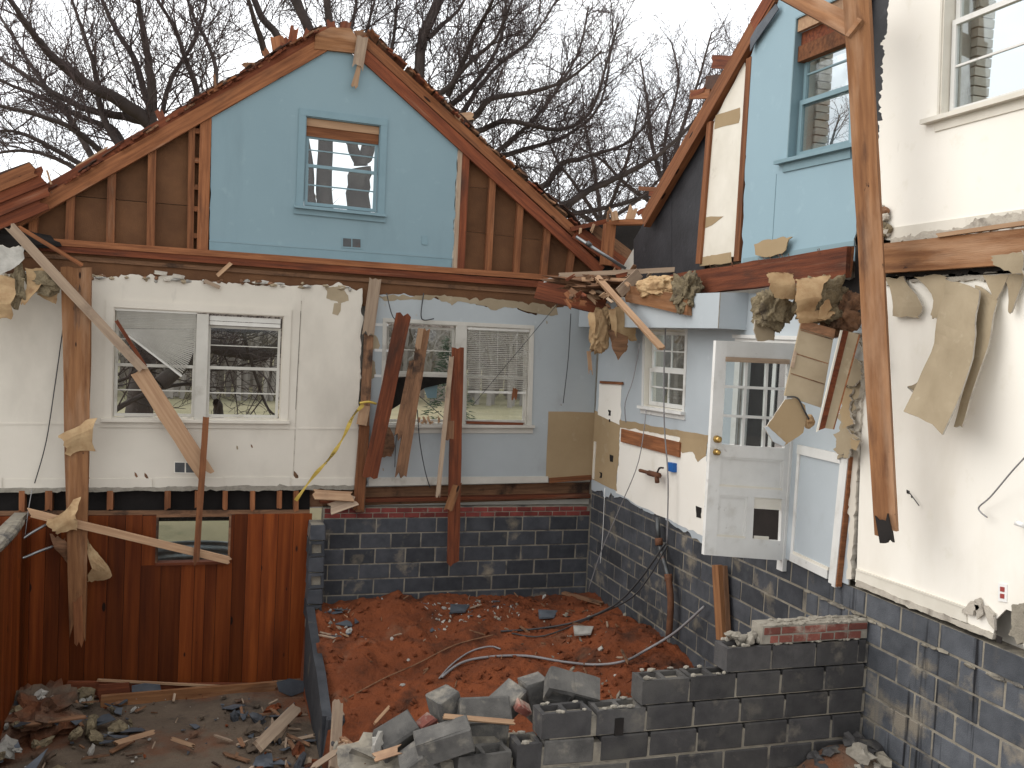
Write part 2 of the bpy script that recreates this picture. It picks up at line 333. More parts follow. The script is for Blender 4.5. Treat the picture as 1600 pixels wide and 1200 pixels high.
def lump(name, c, size, mat, parent=None, seed=0, rough=.35, sub=3, rot=0, freq=1.6, boxy=1., smooth=False):
    """torn wad (insulation, rubble): a sphere pushed about by noise at three scales"""
    bm = bmesh.new(); bmesh.ops.create_icosphere(bm, subdivisions=sub, radius=1)
    off = Vector((seed*3.7, seed*1.9, seed*5.3))
    for v in bm.verts:
        d = v.co.copy(); k = 1+rough*noise.noise(d*freq+off)*1.4+rough*.6*noise.noise(d*freq*2.7+off)+rough*.45*noise.noise(d*freq*6+off)
        if boxy != 1: d = Vector([math.copysign(abs(a)**boxy, a) for a in d])
        v.co = Vector((d.x*size[0], d.y*size[1], d.z*size[2]))*k
    me = bpy.data.meshes.new(name); bm.to_mesh(me); bm.free(); me.materials.append(MATS[mat])
    if smooth: me.polygons.foreach_set('use_smooth', [True]*len(me.polygons))
    o = bpy.data.objects.new(name, me); o.matrix_world = Matrix.Translation(c) @ Matrix.Rotation(rot, 4, 'Y'); return link(o, parent)
def rect(f, x0, z0, x1, z1): return [f(x0, z0), f(x1, z0), f(x1, z1), f(x0, z1)]
fB = lambda o=0.: (lambda x, z: Vector((x, D-o, z)))
fR = lambda o=0.: (lambda y, z: Vector((XR-o, y, z)))
# ================================================================== the setting: yard, hill, basement floor, earth
def fbm(x, y, s, o=4):
    v = 0; a = 1
    for k in range(o): v += a*noise.noise(Vector((x*s, y*s, 3.1*k+s))); a *= .5; s *= 2.1
    return v
def terrain(name, x0, x1, y0, y1, nx, ny, h, mat):
    vs = []; fs = []
    for j in range(ny+1):
        for i in range(nx+1):
            x = x0+(x1-x0)*i/nx; y = y0+(y1-y0)*j/ny; vs.append((x, y, h(x, y)))
    for j in range(ny):
        for i in range(nx): a = j*(nx+1)+i; fs.append((a, a+1, a+nx+2, a+nx+1))
    return structure(mesh_obj(name, vs, fs, mat, smooth=True))
def yard_h(x, y):
    d = max(0, y-14); r = -.90+.48*min(1, max(0, (y-12.7)/2.4)) - .012*d + .05*fbm(x, y, .5)
    if d > 60: r += .075*(d-60)+ .6*fbm(x, y, .02)
    if x > 8: r -= 0
    return r
# yard behind the house reaches the horizon; the house itself stands in a pit cut out of it
def yard_ring():
    ys = [12.32, 12.74, 13, 13.4, 14, 15, 16, 19, 23, 28, 34, 42, 52, 65, 80, 100, 130, 170, 230, 320, 500, 900]
    xs = [-900, -500, -250, -120, -60, -30, -18, -12, -8, -5, -3, -.84, .52, 1.5, 3, 5.6, 8, 12, 18, 30, 60, 120, 250, 500, 900]
    vs = [(x, y, yard_h(x, y)) for y in ys for x in xs]; n = len(xs); fs = []
    for j in range(len(ys)-1):
        for i in range(n-1):
            a = j*n+i
            if not (j == 0 and xs[i] == -.84): fs.append((a, a+1, a+n+1, a+n))
    return structure(mesh_obj('yard', vs, fs, 'dry_grass', smooth=True))
yard_ring()
def side_yard(x0, x1, y0, y1, n):
    return structure(mesh_obj(n, [(x0, y0, -.62), (x1, y0, -.62), (x1, y1, -.60), (x0, y1, -.60)], [(0, 1, 2, 3)], 'dry_grass'))
side_yard(5.6, 900, -300, 12.32, 'side_yard'); side_yard(-900, -6.2, -300, 12.32, 'side_yard')
structure(mesh_obj('front_yard', [(-6.2, -300, -.66), (5.6, -300, -.66), (5.6, 1.2, -.66), (-6.2, 1.2, -.66)], [(0, 1, 2, 3)], 'grey_earth'))
terrain('basement_floor', -6.2, 5.5, 1.2, 12.05, 90, 90, lambda x, y: -2.52+.035*fbm(x, y, 1.3)+.10*max(0, fbm(x+4, y, .6)), 'grey_earth')
def sstep(a, b, x): t = min(1, max(0, (x-a)/(b-a))); return t*t*(3-2*t)
def mound_h(x, y):
    right = sstep(1.3, 4.6, x)
    h = -1.50 - .25*max(0, 11.75-y)*(1-.78*right) + .24*sstep(3.7, 5.1, x)*sstep(11.6, 9.6, y)
    h += .09*fbm(x, y, .7)+.075*fbm(x+9, y, 2.0)+.035*fbm(x, y, 6)+.015*fbm(x, y, 17, 2)
    if y > 9.55: h -= 1.3*sstep(1.26, 1.20, x)                            # held back by the divider
    else: h -= (.75*sstep(1.9, .5, x))*sstep(9.75, 9.2, y)+1.3*sstep(1.26, 1.20, x)*sstep(9.2, 9.7, y)
    h = max(h, -2.75)
    if x > 2.25: h -= 1.2*sstep(6.5, 6.3, y)
    h += .50*math.exp(-((x-1.7)**2/.9+(y-6.7)**2/.7))                   # bank under the tumbled blocks
    return h
def MZ(x, y, lift=.0):
    """the point of the red earth seen at a pixel"""
    z = -1.5
    for _ in range(14): p = PZ(x, y, z); z = .5*z+.5*mound_h(p.x, p.y)
    p = PZ(x, y, z); return Vector((p.x, p.y, mound_h(p.x, p.y)+lift))
terrain('red_earth', .35, 5.3, 5.6, 12.02, 150, 190, mound_h, 'red_earth')
terrain('earth_bank', 2.2, 5.3, 2.0, 6.1, 50, 60, lambda x, y: -1.62+.06*fbm(x, y, 1.2)+.02*fbm(x, y, 5)+.58*math.exp(-((x-4.95)**2/.35+(y-5.95)**2/.25)), 'grey_earth')
# ================================================================== block and brick work
def chamfer_box_mesh(name, lx, ly, lz, c, mat, seed, jit=.002, mat2=None):
    r = random.Random(seed); bm = bmesh.new(); bmesh.ops.create_cube(bm, size=1)
    for v in bm.verts: v.co = Vector((v.co.x*lx, v.co.y*ly, v.co.z*lz))
    if c: bmesh.ops.bevel(bm, geom=bm.edges[:], offset=c, segments=1, affect='EDGES')
    for v in bm.verts: v.co += Vector((r.uniform(-jit, jit), r.uniform(-jit, jit), r.uniform(-jit, jit)))
    me = bpy.data.meshes.new(name); bm.to_mesh(me); bm.free(); me.materials.append(MATS[mat]); return me
def hollow_block_mesh(name, lx, ly, lz, mat, seed, cells=2, rim=.032, jit=.003, chew=0.):
    """concrete block with open cores: outer shell, rim round each core, core walls and floor"""
    r = random.Random(seed); X, Y, Z = lx/2, ly/2, lz/2; vs = []; fs = []
    def v(x, y, z): vs.append((x+r.uniform(-jit, jit), y+r.uniform(-jit, jit), z+r.uniform(-jit, jit)-(r.random()*chew if z > 0 else 0))); return len(vs)-1
    xs = [-X]; cw = (lx-rim*(cells+1))/cells
    for k in range(cells): xs += [-X+rim+k*(cw+rim), -X+rim+k*(cw+rim)+cw]
    xs.append(X); ys = [-Y, -Y+rim, Y-rim, Y]
    top = [[v(x, y, Z) for y in ys] for x in xs]; bot = [[v(x, y, -Z) for y in ys] for x in xs]
    for i in range(len(xs)-1):
        for j in range(3):
            core = (i % 2 == 1 and j == 1)
            if not core: fs.append((top[i][j], top[i+1][j], top[i+1][j+1], top[i][j+1])); fs.append((bot[i][j+1], bot[i+1][j+1], bot[i+1][j], bot[i][j]))
            else:
                t = [top[i][1], top[i+1][1], top[i+1][2], top[i][2]]; b = [bot[i][1], bot[i+1][1], bot[i+1][2], bot[i][2]]
                for k in range(4): fs.append((t[k], t[(k+1) % 4], b[(k+1) % 4], b[k]))
    n = len(xs)-1
    for i in range(n):
        fs.append((top[i][0], top[i+1][0], bot[i+1][0], bot[i][0])); fs.append((top[i+1][3], top[i][3], bot[i][3], bot[i+1][3]))
    for j in range(3):
        fs.append((top[0][j+1], top[0][j], bot[0][j], bot[0][j+1])); fs.append((top[n][j], top[n][j+1], bot[n][j+1], bot[n][j]))
    me = bpy.data.meshes.new(name); me.from_pydata(vs, [], fs); me.materials.append(MATS[mat])
    bm = bmesh.new(); bm.from_mesh(me); bmesh.ops.recalc_face_normals(bm, faces=bm.faces[:]); bm.to_mesh(me); bm.free(); return me
BL, BH, BT = .4064, .2032, .19
GAP = .016
_bm_cache = {}
def bmesh_for(kind, length, mat, h=BH-GAP, t=BT, c=.006):
    key = (kind, round(length, 2), mat, round(h, 3))
    if key not in _bm_cache:
        _bm_cache[key] = [chamfer_box_mesh(kind, length*(1-.010*(k % 3)), t, h*(1-.016*(k % 2)), c, mat, 11*k+3, .0018) for k in range(5)]
    return rnd.choice(_bm_cache[key])
def course(parent, name, mat, p0, ax, s0, s1, z, h, L, off, t=BT, skip=None, gap=GAP, c=.006):
    """one course of blocks from s0 to s1 along axis ax ('x' or 'y') with face plane given by p0"""
    s = s0-off
    while s < s1-.02:
        a = max(s, s0); b = min(s+L, s1); s += L
        if b-a < .06: continue
        m = (a+b)/2
        if skip and skip(a, b, z): continue
        me = bmesh_for(name, b-a-gap, mat, h-gap, t, c)
        d = rnd.uniform(-.002, .002)
        if ax == 'x': mw = Matrix.Translation((m, p0+t/2+d, z+h/2))
        else: mw = Matrix.Translation((p0+t/2+d, m, z+h/2)) @ Matrix.Rotation(RAD(90), 4, 'Z')
        inst(name, me, mw, parent)
ZT = -.41                                    # top of the block courses
# --- back wall of the earth-filled half: blocks with two brick courses on top
bwall = thing('block_wall', 'dark grey concrete block wall with red brick courses below the pale blue wall', 'wall', (3.2, D, -1.6))
BX0 = 1.42
for k in range(7): course(bwall, 'block', 'cinder', D, 'x', BX0, XR+.012, ZT-BH*(k+1), BH, BL, .2032*(k % 2)+.11)
for k in range(2): course(bwall, 'brick', 'brick', D, 'x', BX0+.02, XR+.012, ZT+.068*k, .068, .21, .105*(k % 2), t=.10, gap=.01, c=.003)
box('mortar', (BX0+.004, D+.0065, -2.5), (XR+.1, D+.17, ZT+.136), 'mortar', bwall)
# the block pier at the end of that wall: half blocks, some with the hollow core broken open towards us
pier = thing('block_pier', 'stack of broken half blocks with open cores beside the pine boarding', 'wall', (1.33, 11.8, -1.8))
halfA = chamfer_box_mesh('block', .185, .36, BH-GAP, .008, 'cinder', 5, .006)
halfB = hollow_block_mesh('block', .185, BH-GAP, .36, 'cinder', 8, cells=1, rim=.035, jit=.005)
z = ZT; k = 0
while z > -1.45:
    z -= BH; k += 1
    if k in (2, 4, 6): mw = Matrix.Translation((1.32+rnd.uniform(-.008, .008), 11.80, z+BH/2)) @ Matrix.Rotation(RAD(90), 4, 'X')
    else: mw = Matrix.Translation((1.32+rnd.uniform(-.008, .008), 11.80, z+BH/2))
    inst('block', halfB if k in (2, 4, 6) else halfA, mw, pier)
box('mortar', (1.245, 11.66, -1.85), (1.40, 11.96, ZT-.003), 'mortar', pier)
# --- divider running towards us from the pier, broken down and half buried
divi = thing('divider_wall', 'dark parged divider wall stepping down between the red earth and the basement floor', 'wall', (1.30, 10.3, -2.5))
sheet('parged_face', [Vector((1.22, a, b)) for a, b in ((11.64, -1.44), (11.3, -1.56), (10.7, -1.72), (10.26, -1.79), (9.9, -1.93), (9.62, -2.02), (9.6, -2.62), (11.64, -2.62))], NR, .10, ['cinder', 'cinder'], divi)
inst('end_block', chamfer_box_mesh('end_block', .19, .14, .45, .012, 'cinder', 9, .01), Matrix.Translation((1.34, 9.62, -2.25)) @ Matrix.Rotation(.08, 4, 'Y'), divi)
# --- right wall blocks, floor to sill, tar drips and old mortar
rwall = thing('block_wall', 'long dark block wall with tar drips running along the right side under the cream wall', 'wall', (XR, 7, -1.6))
ZR = .115
def rskip(a, b, z): return False
for k in range(10):
    course(rwall, 'block', 'cinder_tar' if True else '', XR+.016, 'y', 2.2, 7.0, ZR-BH*(k+1), BH, BL, .2032*(k % 2)+.05)
    course(rwall, 'block', 'cinder', XR+.016, 'y', 7.0, D-.002, ZR-BH*(k+1), BH, BL, .2032*(k % 2)+.16)
box('mortar', (XR+.0225, 2.2, -2.5), (XR+.165, D+.1, ZR-.004), 'mortar', rwall)
for i in range(26):      # mortar squeezed out of the top joint
    y = rnd.uniform(2.8, 7.0); lump('mortar_lump', (XR+.012, y, ZR-BH+rnd.uniform(-.012, .012)), (.02, rnd.uniform(.03, .10), .014), 'mortar', rwall, seed=i, sub=1)
# --- broken wall in the foreground, stepping down to the left, hollow tops open
stub = thing('broken_block_wall', 'broken stepped block wall in the foreground with open hollow block tops', 'wall', (3.8, YS, -1.6))
ST = -.245                                   # top of its highest block course
rowL = [3.84, 3.13, 2.37, 2.21, 2.25, 2.1, 1.9, 1.9]     # left end of each course
hol = [hollow_block_mesh('block', BL-GAP, BT, BH-GAP, 'cinder_near', 40+i, 2, .034, .003, .008) for i in range(3)]
holh = hollow_block_mesh('block', BL/2-GAP, BT, BH-GAP, 'cinder_near', 47, 1, .034, .005, .008)
for k, xl in enumerate(rowL):
    zc = ST-BH*(k+.5); upper = rowL[k-1] if k else 99; x = xl; first = True
    while x < XR-.03:
        L = BL
        if first and k in (3, 5): L = BL/2
        L = min(L, XR-.004-x)
        if L < .07: break
        top_open = x < upper-.02
        tilt = 0; dz = 0; dx = 0
        if x < 2.75 and k >= 2: tilt = rnd.uniform(-.03, .03); dx = -.02*(2.9-x)-.01*k*(x < 2.6); dz = rnd.uniform(-.008, .008)
        mw = Matrix.Translation((x+L/2+dx, YS-BT/2+rnd.uniform(-.003, .003), zc+dz)) @ Matrix.Rotation(tilt, 4, 'Y')
        if top_open and abs(L-BL) < .01: me = rnd.choice(hol)
        elif top_open and abs(L-BL/2) < .02: me = holh
        else: me = bmesh_for('block', L-GAP, 'cinder_dusty' if x < 2.45+.25*rnd.random() else 'cinder_near', BH-GAP, BT, .009)
        inst('block', me, mw, stub); x += L; first = False
    box('mortar', (xl+.05, YS-BT+.009, ST-BH*(k+1)+.002), (XR+.01, YS-.012, ST-BH*k-.05 if k in (0, 1, 2, 3) else ST-BH*k), 'mortar', stub)
    for i in range(int((min(upper, XR)-xl)/.06)):      # crumbs of bedding mortar left on the open course
        if k < 4: lump('mortar_lump', (rnd.uniform(xl+.02, min(upper, XR)), YS-BT/2+rnd.choice((-1, 1))*rnd.uniform(.07, .092), ST-BH*k+.002), (rnd.uniform(.015, .04), .016, rnd.uniform(.008, .02)), 'mortar_pale', stub, seed=i+50*k, sub=1)
for k in range(2):
    course(stub, 'brick', 'old_brick', YS-BT+.01, 'x', 4.17+.10*k*0+.06*(1-k), XR-.004, ST+.068*k, .068, .21 if k else .13, .05, t=.10, gap=.012, c=.005)
box('mortar', (4.16, YS-BT+.018, ST), (XR-.004, YS-.015, ST+.145), 'mortar_pale', stub)
for i in range(60):
    lump('mortar_lump', (rnd.uniform(4.14, XR-.02), YS-rnd.uniform(.02, BT-.015), ST+.147), (rnd.uniform(.015, .05), rnd.uniform(.015, .03), rnd.uniform(.006, .016)), 'mortar_pale', stub, seed=300+i, sub=1)
for i in range(14):
    lump('mortar_lump', (rnd.uniform(3.96, 4.2), YS-rnd.uniform(.02, .17), ST+rnd.uniform(.0, .06)), (rnd.uniform(.025, .055), rnd.uniform(.02, .04), rnd.uniform(.02, .045)), 'mortar_pale', stub, seed=400+i, sub=2)
box('broken_core', (2.93, YS-BT-.004, -.86), (3.0, YS-BT+.02, -.73), 'black_and_shade', stub)
# ================================================================== windows
def quad(pts):
    tl, tr, br, bl = [Vector(p) for p in pts]
    return lambda u, v: (tl*(1-u)+tr*u)*(1-v)+(bl*(1-u)+br*u)*v
def qp(name, Q, u0, v0, u1, v1, n, front, depth, mat, parent):
    c = [Q(u0, v0), Q(u1, v0), Q(u1, v1), Q(u0, v1)]; a = [p+n*front for p in c]; b = [p+n*(front-depth) for p in c]
    vs = a+b; fs = [(0, 1, 2, 3), (7, 6, 5, 4)]+[(i, (i+1) % 4, (i+1) % 4+4, i+4) for i in range(4)]
    return mesh_obj(name, vs, fs, mat, parent)
def sash(parent, Q, u0, v0, u1, v1, n, front, mat, rails=(), w=.05, pane=True, cols=()):
    """one window sash: four members, muntins at the given fractions, and its panes (sub-parts)"""
    L = (Q(1, .5)-Q(0, .5)).length; H = (Q(.5, 1)-Q(.5, 0)).length; wu, wv = w/L, w/H
    qp('sash_rail', Q, u0, v0, u1, v0+wv, n, front, .035, mat, parent); s = parent
    qp('sash_rail', Q, u0, v1-wv, u1, v1, n, front, .035, mat, s); qp('sash_stile', Q, u0, v0+wv, u0+wu, v1-wv, n, front, .035, mat, s); qp('sash_stile', Q, u1-wu, v0+wv, u1, v1-wv, n, front, .035, mat, s)
    for r in rails: v = v0+(v1-v0)*r; qp('muntin', Q, u0+wu, v-wv*.2, u1-wu, v+wv*.2, n, front-.005, .02, mat, s)
    for r in cols: u = u0+(u1-u0)*r; qp('muntin', Q, u-wu*.2, v0+wv, u+wu*.2, v1-wv, n, front-.007, .016, mat, s)
    if pane: qp('pane', Q, u0+wu*.6, v0+wv*.6, u1-wu*.6, v1-wv*.6, n, front-.016, .003, 'glass', s)
    return s
def casing(parent, Q, n, tw, mat, top=True, sides=(1, 1), front=.02, sill=.09, ear=.10, jamb=.14, jm=None):
    L = (Q(1, .5)-Q(0, .5)).length; H = (Q(.5, 1)-Q(.5, 0)).length; tu, tv = tw/L, tw/H
    f = qp('window', Q, -tu if sides[0] else 0, -tv, 1+tu if sides[1] else 1, 0, n, front, .02, mat, parent) if top else bpy.data.objects.new('window', None)
    if not top: link(f, parent)
    if sides[0]: qp('casing', Q, -tu, 0, 0, 1, n, front-.002, .018, mat, f)
    if sides[1]: qp('casing', Q, 1, 0, 1+tu, 1, n, front-.002, .018, mat, f)
    qp('sill', Q, -tu-ear/L, 1, 1+tu+ear/L, 1+.035/H, n, .065, .065, mat, f)
    qp('apron', Q, -tu-.02/L, 1+.035/H, 1+tu+.02/L, 1+(.035+sill)/H, n, front, .02, mat, f)
    e = .012; jm = jm or mat
    qp('jamb', Q, 0, 0, e/L, 1, n, -.001, jamb, jm, f); qp('jamb', Q, 1-e/L, 0, 1, 1, n, -.001, jamb, jm, f)
    qp('jamb', Q, e/L, 0, 1-e/L, e/H, n, -.001, jamb, jm, f); qp('jamb', Q, e/L, 1-e/H, 1-e/L, 1, n, -.003, jamb, jm, f)
    return f
px = lambda f, *ps: [f(*p) for p in ps]
# ================================================================== back gable (upstairs)
gab = thing('gable_wall', 'ruined gable wall with blue painted drywall and exposed studs under the roof slopes', 'wall', (1.4, D, 2.9))
gw = px(BW, (478, 181), (595, 196), (590, 334), (473, 322)); GQ = quad(gw)
panel = jag([(327, 391), (331, 168), (495, 78), (548, 84), (632, 146)], .7, 16, 1, False)+jag([(632, 146), (716, 218), (706, 419)], 1.2, 14, 2, False)[1:]
sheet('drywall_panel', [BW(*p) for p in panel], NB, .014, ['blue_paint', 'gypsum'], gab, [gw])
sheet('paper_edge', [BW(*p, -.004) for p in jag([(706, 420), (716, 215), (727, 222), (718, 424)], 1.0, 14, 5)], NB, .012, ['gypsum', 'gypsum'], gab)
qb = quad(px(BW, (327, 377), (708, 405), (706, 420), (327, 391)))
qp('baseboard', qb, 0, .0, .995, .98, NB, .014, .014, 'blue_trim', gab); qp('baseboard_cap', qb, 0, -.14, .995, .0, NB, .018, .018, 'blue_paint', gab)
f = casing(gab, GQ, NB, .085, 'blue_trim', sill=.07, ear=.02, jamb=.13)
qp('header', GQ, .015, .012, .985, .10, NB, -.03, .09, 'freshwood', f); qp('header', GQ, .015, .10, .985, .21, NB, -.045, .06, 'stud', f)
sash(f, GQ, .02, .2, .98, .55, NB, -.06, 'blue_trim', (.45,), .035); sash(f, GQ, .02, .52, .98, .98, NB, -.03, 'blue_trim', (.5,), .04)
# floor register, outlet
q = quad(px(BW, (534, 370), (565, 372), (565, 389), (534, 387))); v = qp('vent', q, 0, 0, 1, 1, NB, .008, .008, 'blue_trim', gab)
qp('vent_opening', q, .06, .12, .47, .88, NB, .010, .006, 'dark_metal', v); qp('vent_opening', q, .53, .12, .94, .88, NB, .010, .006, 'dark_metal', v)
q = quad(px(BW, (659, 368), (668, 369), (668, 383), (659, 382))); qp('outlet', q, 0, 0, 1, 1, NB, .008, .008, 'blue_trim', gab)
# sheathing boards behind the studs, in rows
def clipx(p, x0, x1): return p
def ll(a, b, x): return a[1]+(b[1]-a[1])*(x-a[0])/(b[0]-a[0])
shL = [(-40, 372), (-40, 352), (20, 352), (327, 178), (327, 392)]
for nm, x0, x1 in (('a', -40, 109), ('b', 109, 237), ('c', 237, 334)):
    tl, tr = ll((20, 348), (500, 66), x0), ll((20, 348), (500, 66), x1); bl, br = ll((64, 378), (324, 394), x0), ll((64, 378), (324, 394), x1)
    ml, mr = ll((112, 306), (300, 322), x0), ll((112, 306), (300, 322), x1)
    if tl < ml-2: sheet('sheathing', [BW(x0, tl, -.10), BW(x1-.6, tr, -.10), BW(x1-.6, mr-.5, -.10), BW(x0, ml-.5, -.10)], NB, .02, ['fibreboard']*2, gab)
    else: sheet('sheathing', [BW(x0+(x1-x0)*.0, max(tl, ml)-20, -.10), BW(x1-.6, tr, -.10), BW(x1-.6, mr-.5, -.10), BW(x0, max(tl, ml)-.5, -.10)], NB, .02, ['fibreboard']*2, gab)
    sheet('sheathing', [BW(x0, ml+.5, -.10), BW(x1-.6, mr+.5, -.10), BW(x1-.6, br+4, -.10), BW(x0, bl+4, -.10)], NB, .02, ['fibreboard']*2, gab)
for x0, x1 in ((716, 766), (766, 852), (852, 925)):
    tl, tr = ll((560, 80), (930, 405), x0), ll((560, 80), (930, 405), x1); m0, m1 = ll((735, 292), (850, 302), x0), ll((735, 292), (850, 302), x1)
    m2, m3 = ll((735, 362), (870, 378), x0), ll((735, 362), (870, 378), x1); b0, b1 = ll((716, 420), (900, 435), x0), ll((716, 420), (900, 435), x1)
    for ta, tb, ba, bb in ((tl, tr, max(m0, tl+1), max(m1, tr+1)), (max(m0, tl), max(m1, tr), max(m2, tl+1), max(m3, tr+1)), (max(m2, tl), max(m3, tr), max(b0, tl+1), max(b1, tr+1))):
        sheet('sheathing', [BW(x0, ta+.5, -.10), BW(x1-.6, tb+.5, -.10), BW(x1-.6, bb, -.10), BW(x0, ba, -.10)], NB, .02, ['fibreboard']*2, gab)
for x, yt, yb, w in ((50, 325, 375, .09), (108, 292, 379, .09), (172, 257, 383, .09), (235, 222, 387, .09), (297, 190, 391, .075)):
    board('stud', BW(x+3, yt, .0), BW(x, yb, .0), w, .09, 'stud', gab)
board('stud', BW(322, 175, .012), BW(316, 392, .012), .13, .10, 'stud', gab)
for y in (204, 250, 292, 326, 368): board('blocking', BW(301, y, -.01), BW(318, y+1, -.01), .06, .07, 'stud', gab)
board('stud', BW(729, 228, .012), BW(720, 421, .012), .10, .10, 'redwood', gab); board('stud', BW(721, 221, .006), BW(712, 420, .006), .07, .09, 'greywood', gab)
for x, yt, yb in ((771, 268, 424), (815, 306, 428), (858, 342, 431), (897, 378, 433)): board('stud', BW(x, yt, 0), BW(x-8, yb, 0), .085, .09, 'stud', gab)
# plates under the gable
board('plate', BW(30, 374, .03), BW(905, 437, .03), .075, .12, 'stud', gab); board('plate', BW(-60, 376, .018), BW(910, 449, .018), .09, .11, 'redwood', gab)
# rafters, doubled along the rake, and collar piece at the peak
board('rafter', BW(-60, 392, .035), BW(505, 70, .035), .17, .05, 'stud', gab, ends=(.05, .0)); board('rafter', BW(-60, 371, .02), BW(512, 47, .02), .11, .09, 'redwood', gab)
board('rafter', BW(556, 74, .035), BW(940, 424, .035), .15, .05, 'redwood', gab); board('rafter', BW(566, 60, .02), BW(935, 396, .02), .12, .09, 'stud', gab)
sheet('collar_board', [BW(*p, .045) for p in [(491, 76), (493, 54), (517, 42), (548, 44), (560, 62), (566, 84)]], NB, .05, ['timber']*2, gab)
# what is left of the roof deck: short boards lying over the rafters, sawn and splintered, shingle scraps on top
rv = random.Random(21)
def roof_bits(parent, x0, y0, x1, y1, n, nrm_up, seed, lift=0):
    rr = random.Random(seed)
    for i in range(n):
        t = (i+.5)/n; p = BW(x0+(x1-x0)*t, y0+(y1-y0)*t); q = BW(x0+(x1-x0)*(t+.8/n), y0+(y1-y0)*(t+.8/n)); s = (q-p).normalized()
        up = Vector((-s.z, 0, s.x)); up = up if up.z > 0 else -up
        dl = rr.uniform(.25, .55); w = (q-p).length*rr.uniform(.9, 1.15)
        board('deck_board', p+up*rr.uniform(.02, .04)+Vector((0, -.05-rr.uniform(0, .12), 0)), p+up*(.03+rr.uniform(-.02, .05))+Vector((0, dl, 0)), w, .022, rr.choice(('stud', 'redwood', 'redwood', 'rotwood')), parent, n=up, ends=(.10, .12), seed=rr.randint(0, 9999))
        if rr.random() < .8:
            for k in range(rr.randint(1, 3)):
                c = p+up*(.055+.012*k)+s*rr.uniform(-.1, .1)+Vector((0, rr.uniform(-.08, .1), 0))
                board('shingle', c, c+Vector((0, rr.uniform(.2, .35), rr.uniform(-.02, .04))), rr.uniform(.15, .3), .012, 'shingle', parent, n=(up+Vector((rr.uniform(-.2, .2), 0, 0))).normalized(), ends=(.04, .05), seed=rr.randint(0, 9999))
roof_bits(gab, 300, 164, 500, 48, 8, 1, 14); roof_bits(gab, 570, 46, 740, 206, 8, 1, 15); roof_bits(gab, 60, 318, 250, 198, 9, 1, 3); roof_bits(gab, 250, 198, 500, 52, 13, 1, 4); roof_bits(gab, 575, 52, 760, 228, 13, 1, 5); roof_bits(gab, 760, 228, 930, 378, 8, 1, 6)
# upright splinters of deck at the ridge and along the left slope
for x, y, x2, y2, w, m in ((520, 52, 516, 28, .10, 'redwood'), (537, 50, 542, 30, .13, 'redwood'), (455, 72, 461, 38, .10, 'redwood'), (436, 78, 432, 52, .16, 'stud'), (448, 76, 447, 56, .14, 'redwood'), (478, 62, 486, 42, .10, 'redwood'),
                           (505, 50, 512, 40, .16, 'rotwood'), (418, 88, 412, 74, .08, 'stud'), (398, 104, 376, 104, .10, 'rotwood'), (368, 124, 338, 132, .05, 'greywood'), (337, 140, 334, 112, .03, 'rotwood'), (253, 186, 246, 170, .09, 'redwood'),
                           (120, 262, 172, 230, .05, 'freshwood'), (556, 54, 575, 52, .10, 'rotwood'), (690, 158, 697, 150, .1, 'shingle'), (712, 184, 742, 180, .10, 'freshwood'), (725, 190, 742, 206, .08, 'shingle'), (820, 290, 848, 300, .08, 'redwood')):
    board('deck_splinter', BW(x, y, .02), BW(x2, y2, -.05), w, .022, m, gab, ends=(.0, .07), seed=x)
# scrap caught on the peak: grey strip with pale split end
scrap = thing('roof_scrap', 'grey strip with a pale split end dangling over the blue gable from its peak', 'scrap', BW(560, 60, .1))
board('strip', BW(567, 56, .09), BW(558, 112, .10), .14, .012, 'greywood', scrap, ends=(.05, .10), seed=4); board('split_end', BW(562, 100, .085), BW(552, 142, .09), .085, .012, 'freshwood', scrap, ends=(.02, .09), taper=(.6, 1), seed=6)
# band between the storeys: dark rim board set back, lower plate, top of the drywall
band = thing('rim_beam', 'dark brown rim board band between the blue gable and the downstairs wall', 'beam', (1.5, D, 2.6))
sheet('rim_board', [BW(*p, -.05) for p in [(-420, 352), (960, 446), (960, 500), (-420, 424)]], NB, .03, ['fibreboard']*2, band)
board('nailer', BW(-60, 390, -.03), BW(950, 466, -.03), .05, .04, 'rotwood', band)
for x, y, x2, y2, m in ((362, 410, 338, 432, 'freshwood'), (318, 438, 345, 450, 'greywood'), (268, 430, 290, 434, 'gypsum'), (240, 425, 262, 428, 'gypsum')): board('scrap', BW(x, y, .05), BW(x2, y2, .05), .045, .015, m, band, ends=(.02, .02), seed=x)
# ================================================================== downstairs back wall, left room
lv = thing('living_room_wall', 'dingy cream drywall of the left room with a double window and torn top edge', 'wall', (0, D, 0))
lw = px(BW, (178, 480), (444, 494), (438, 657), (174, 654)); LQ = quad(lw)
bw_ = px(BW, (247, 808), (357, 808), (355, 876), (247, 876))
top = jag([(-420, 408), (-120, 424), (60, 430), (150, 432), (235, 428), (300, 438), (420, 446), (520, 446), (566, 450)], 2.2, 9, 11, False)
lvp = top+jag([(566, 450), (562, 600), (557, 762)], 1.6, 12, 12, False)[1:]+jag([(557, 762), (-120, 770), (-420, 776)], .8, 12, 14, False)[1:]
sheet('drywall_panel', [BW(*p) for p in lvp], NB, .014, ['dingy_paint', 'gypsum'], lv, [lw])
qb = quad(px(BW, (-120, 748), (556, 746), (556, 761), (-120, 768)))
for i in range(6): qp('baseboard', qb, i/6+.002, rv.uniform(-.1, .1), (i+1)/6-.004, .9, NB, .012, .012, 'dingy_paint', lv)
sheet('torn_base', [BW(*p, .014) for p in jag([(-120, 764), (556, 758), (556, 765), (-120, 771)], .9, 9, 16)], NB, .03, ['mortar_pale']*2, lv)
f = casing(lv, LQ, NB, .09, 'dingy_paint', ear=.02, sill=.07, front=.016)
qp('mullion', LQ, .475, .02, .545, 1, NB, .012, .12, 'dull_trim', f)
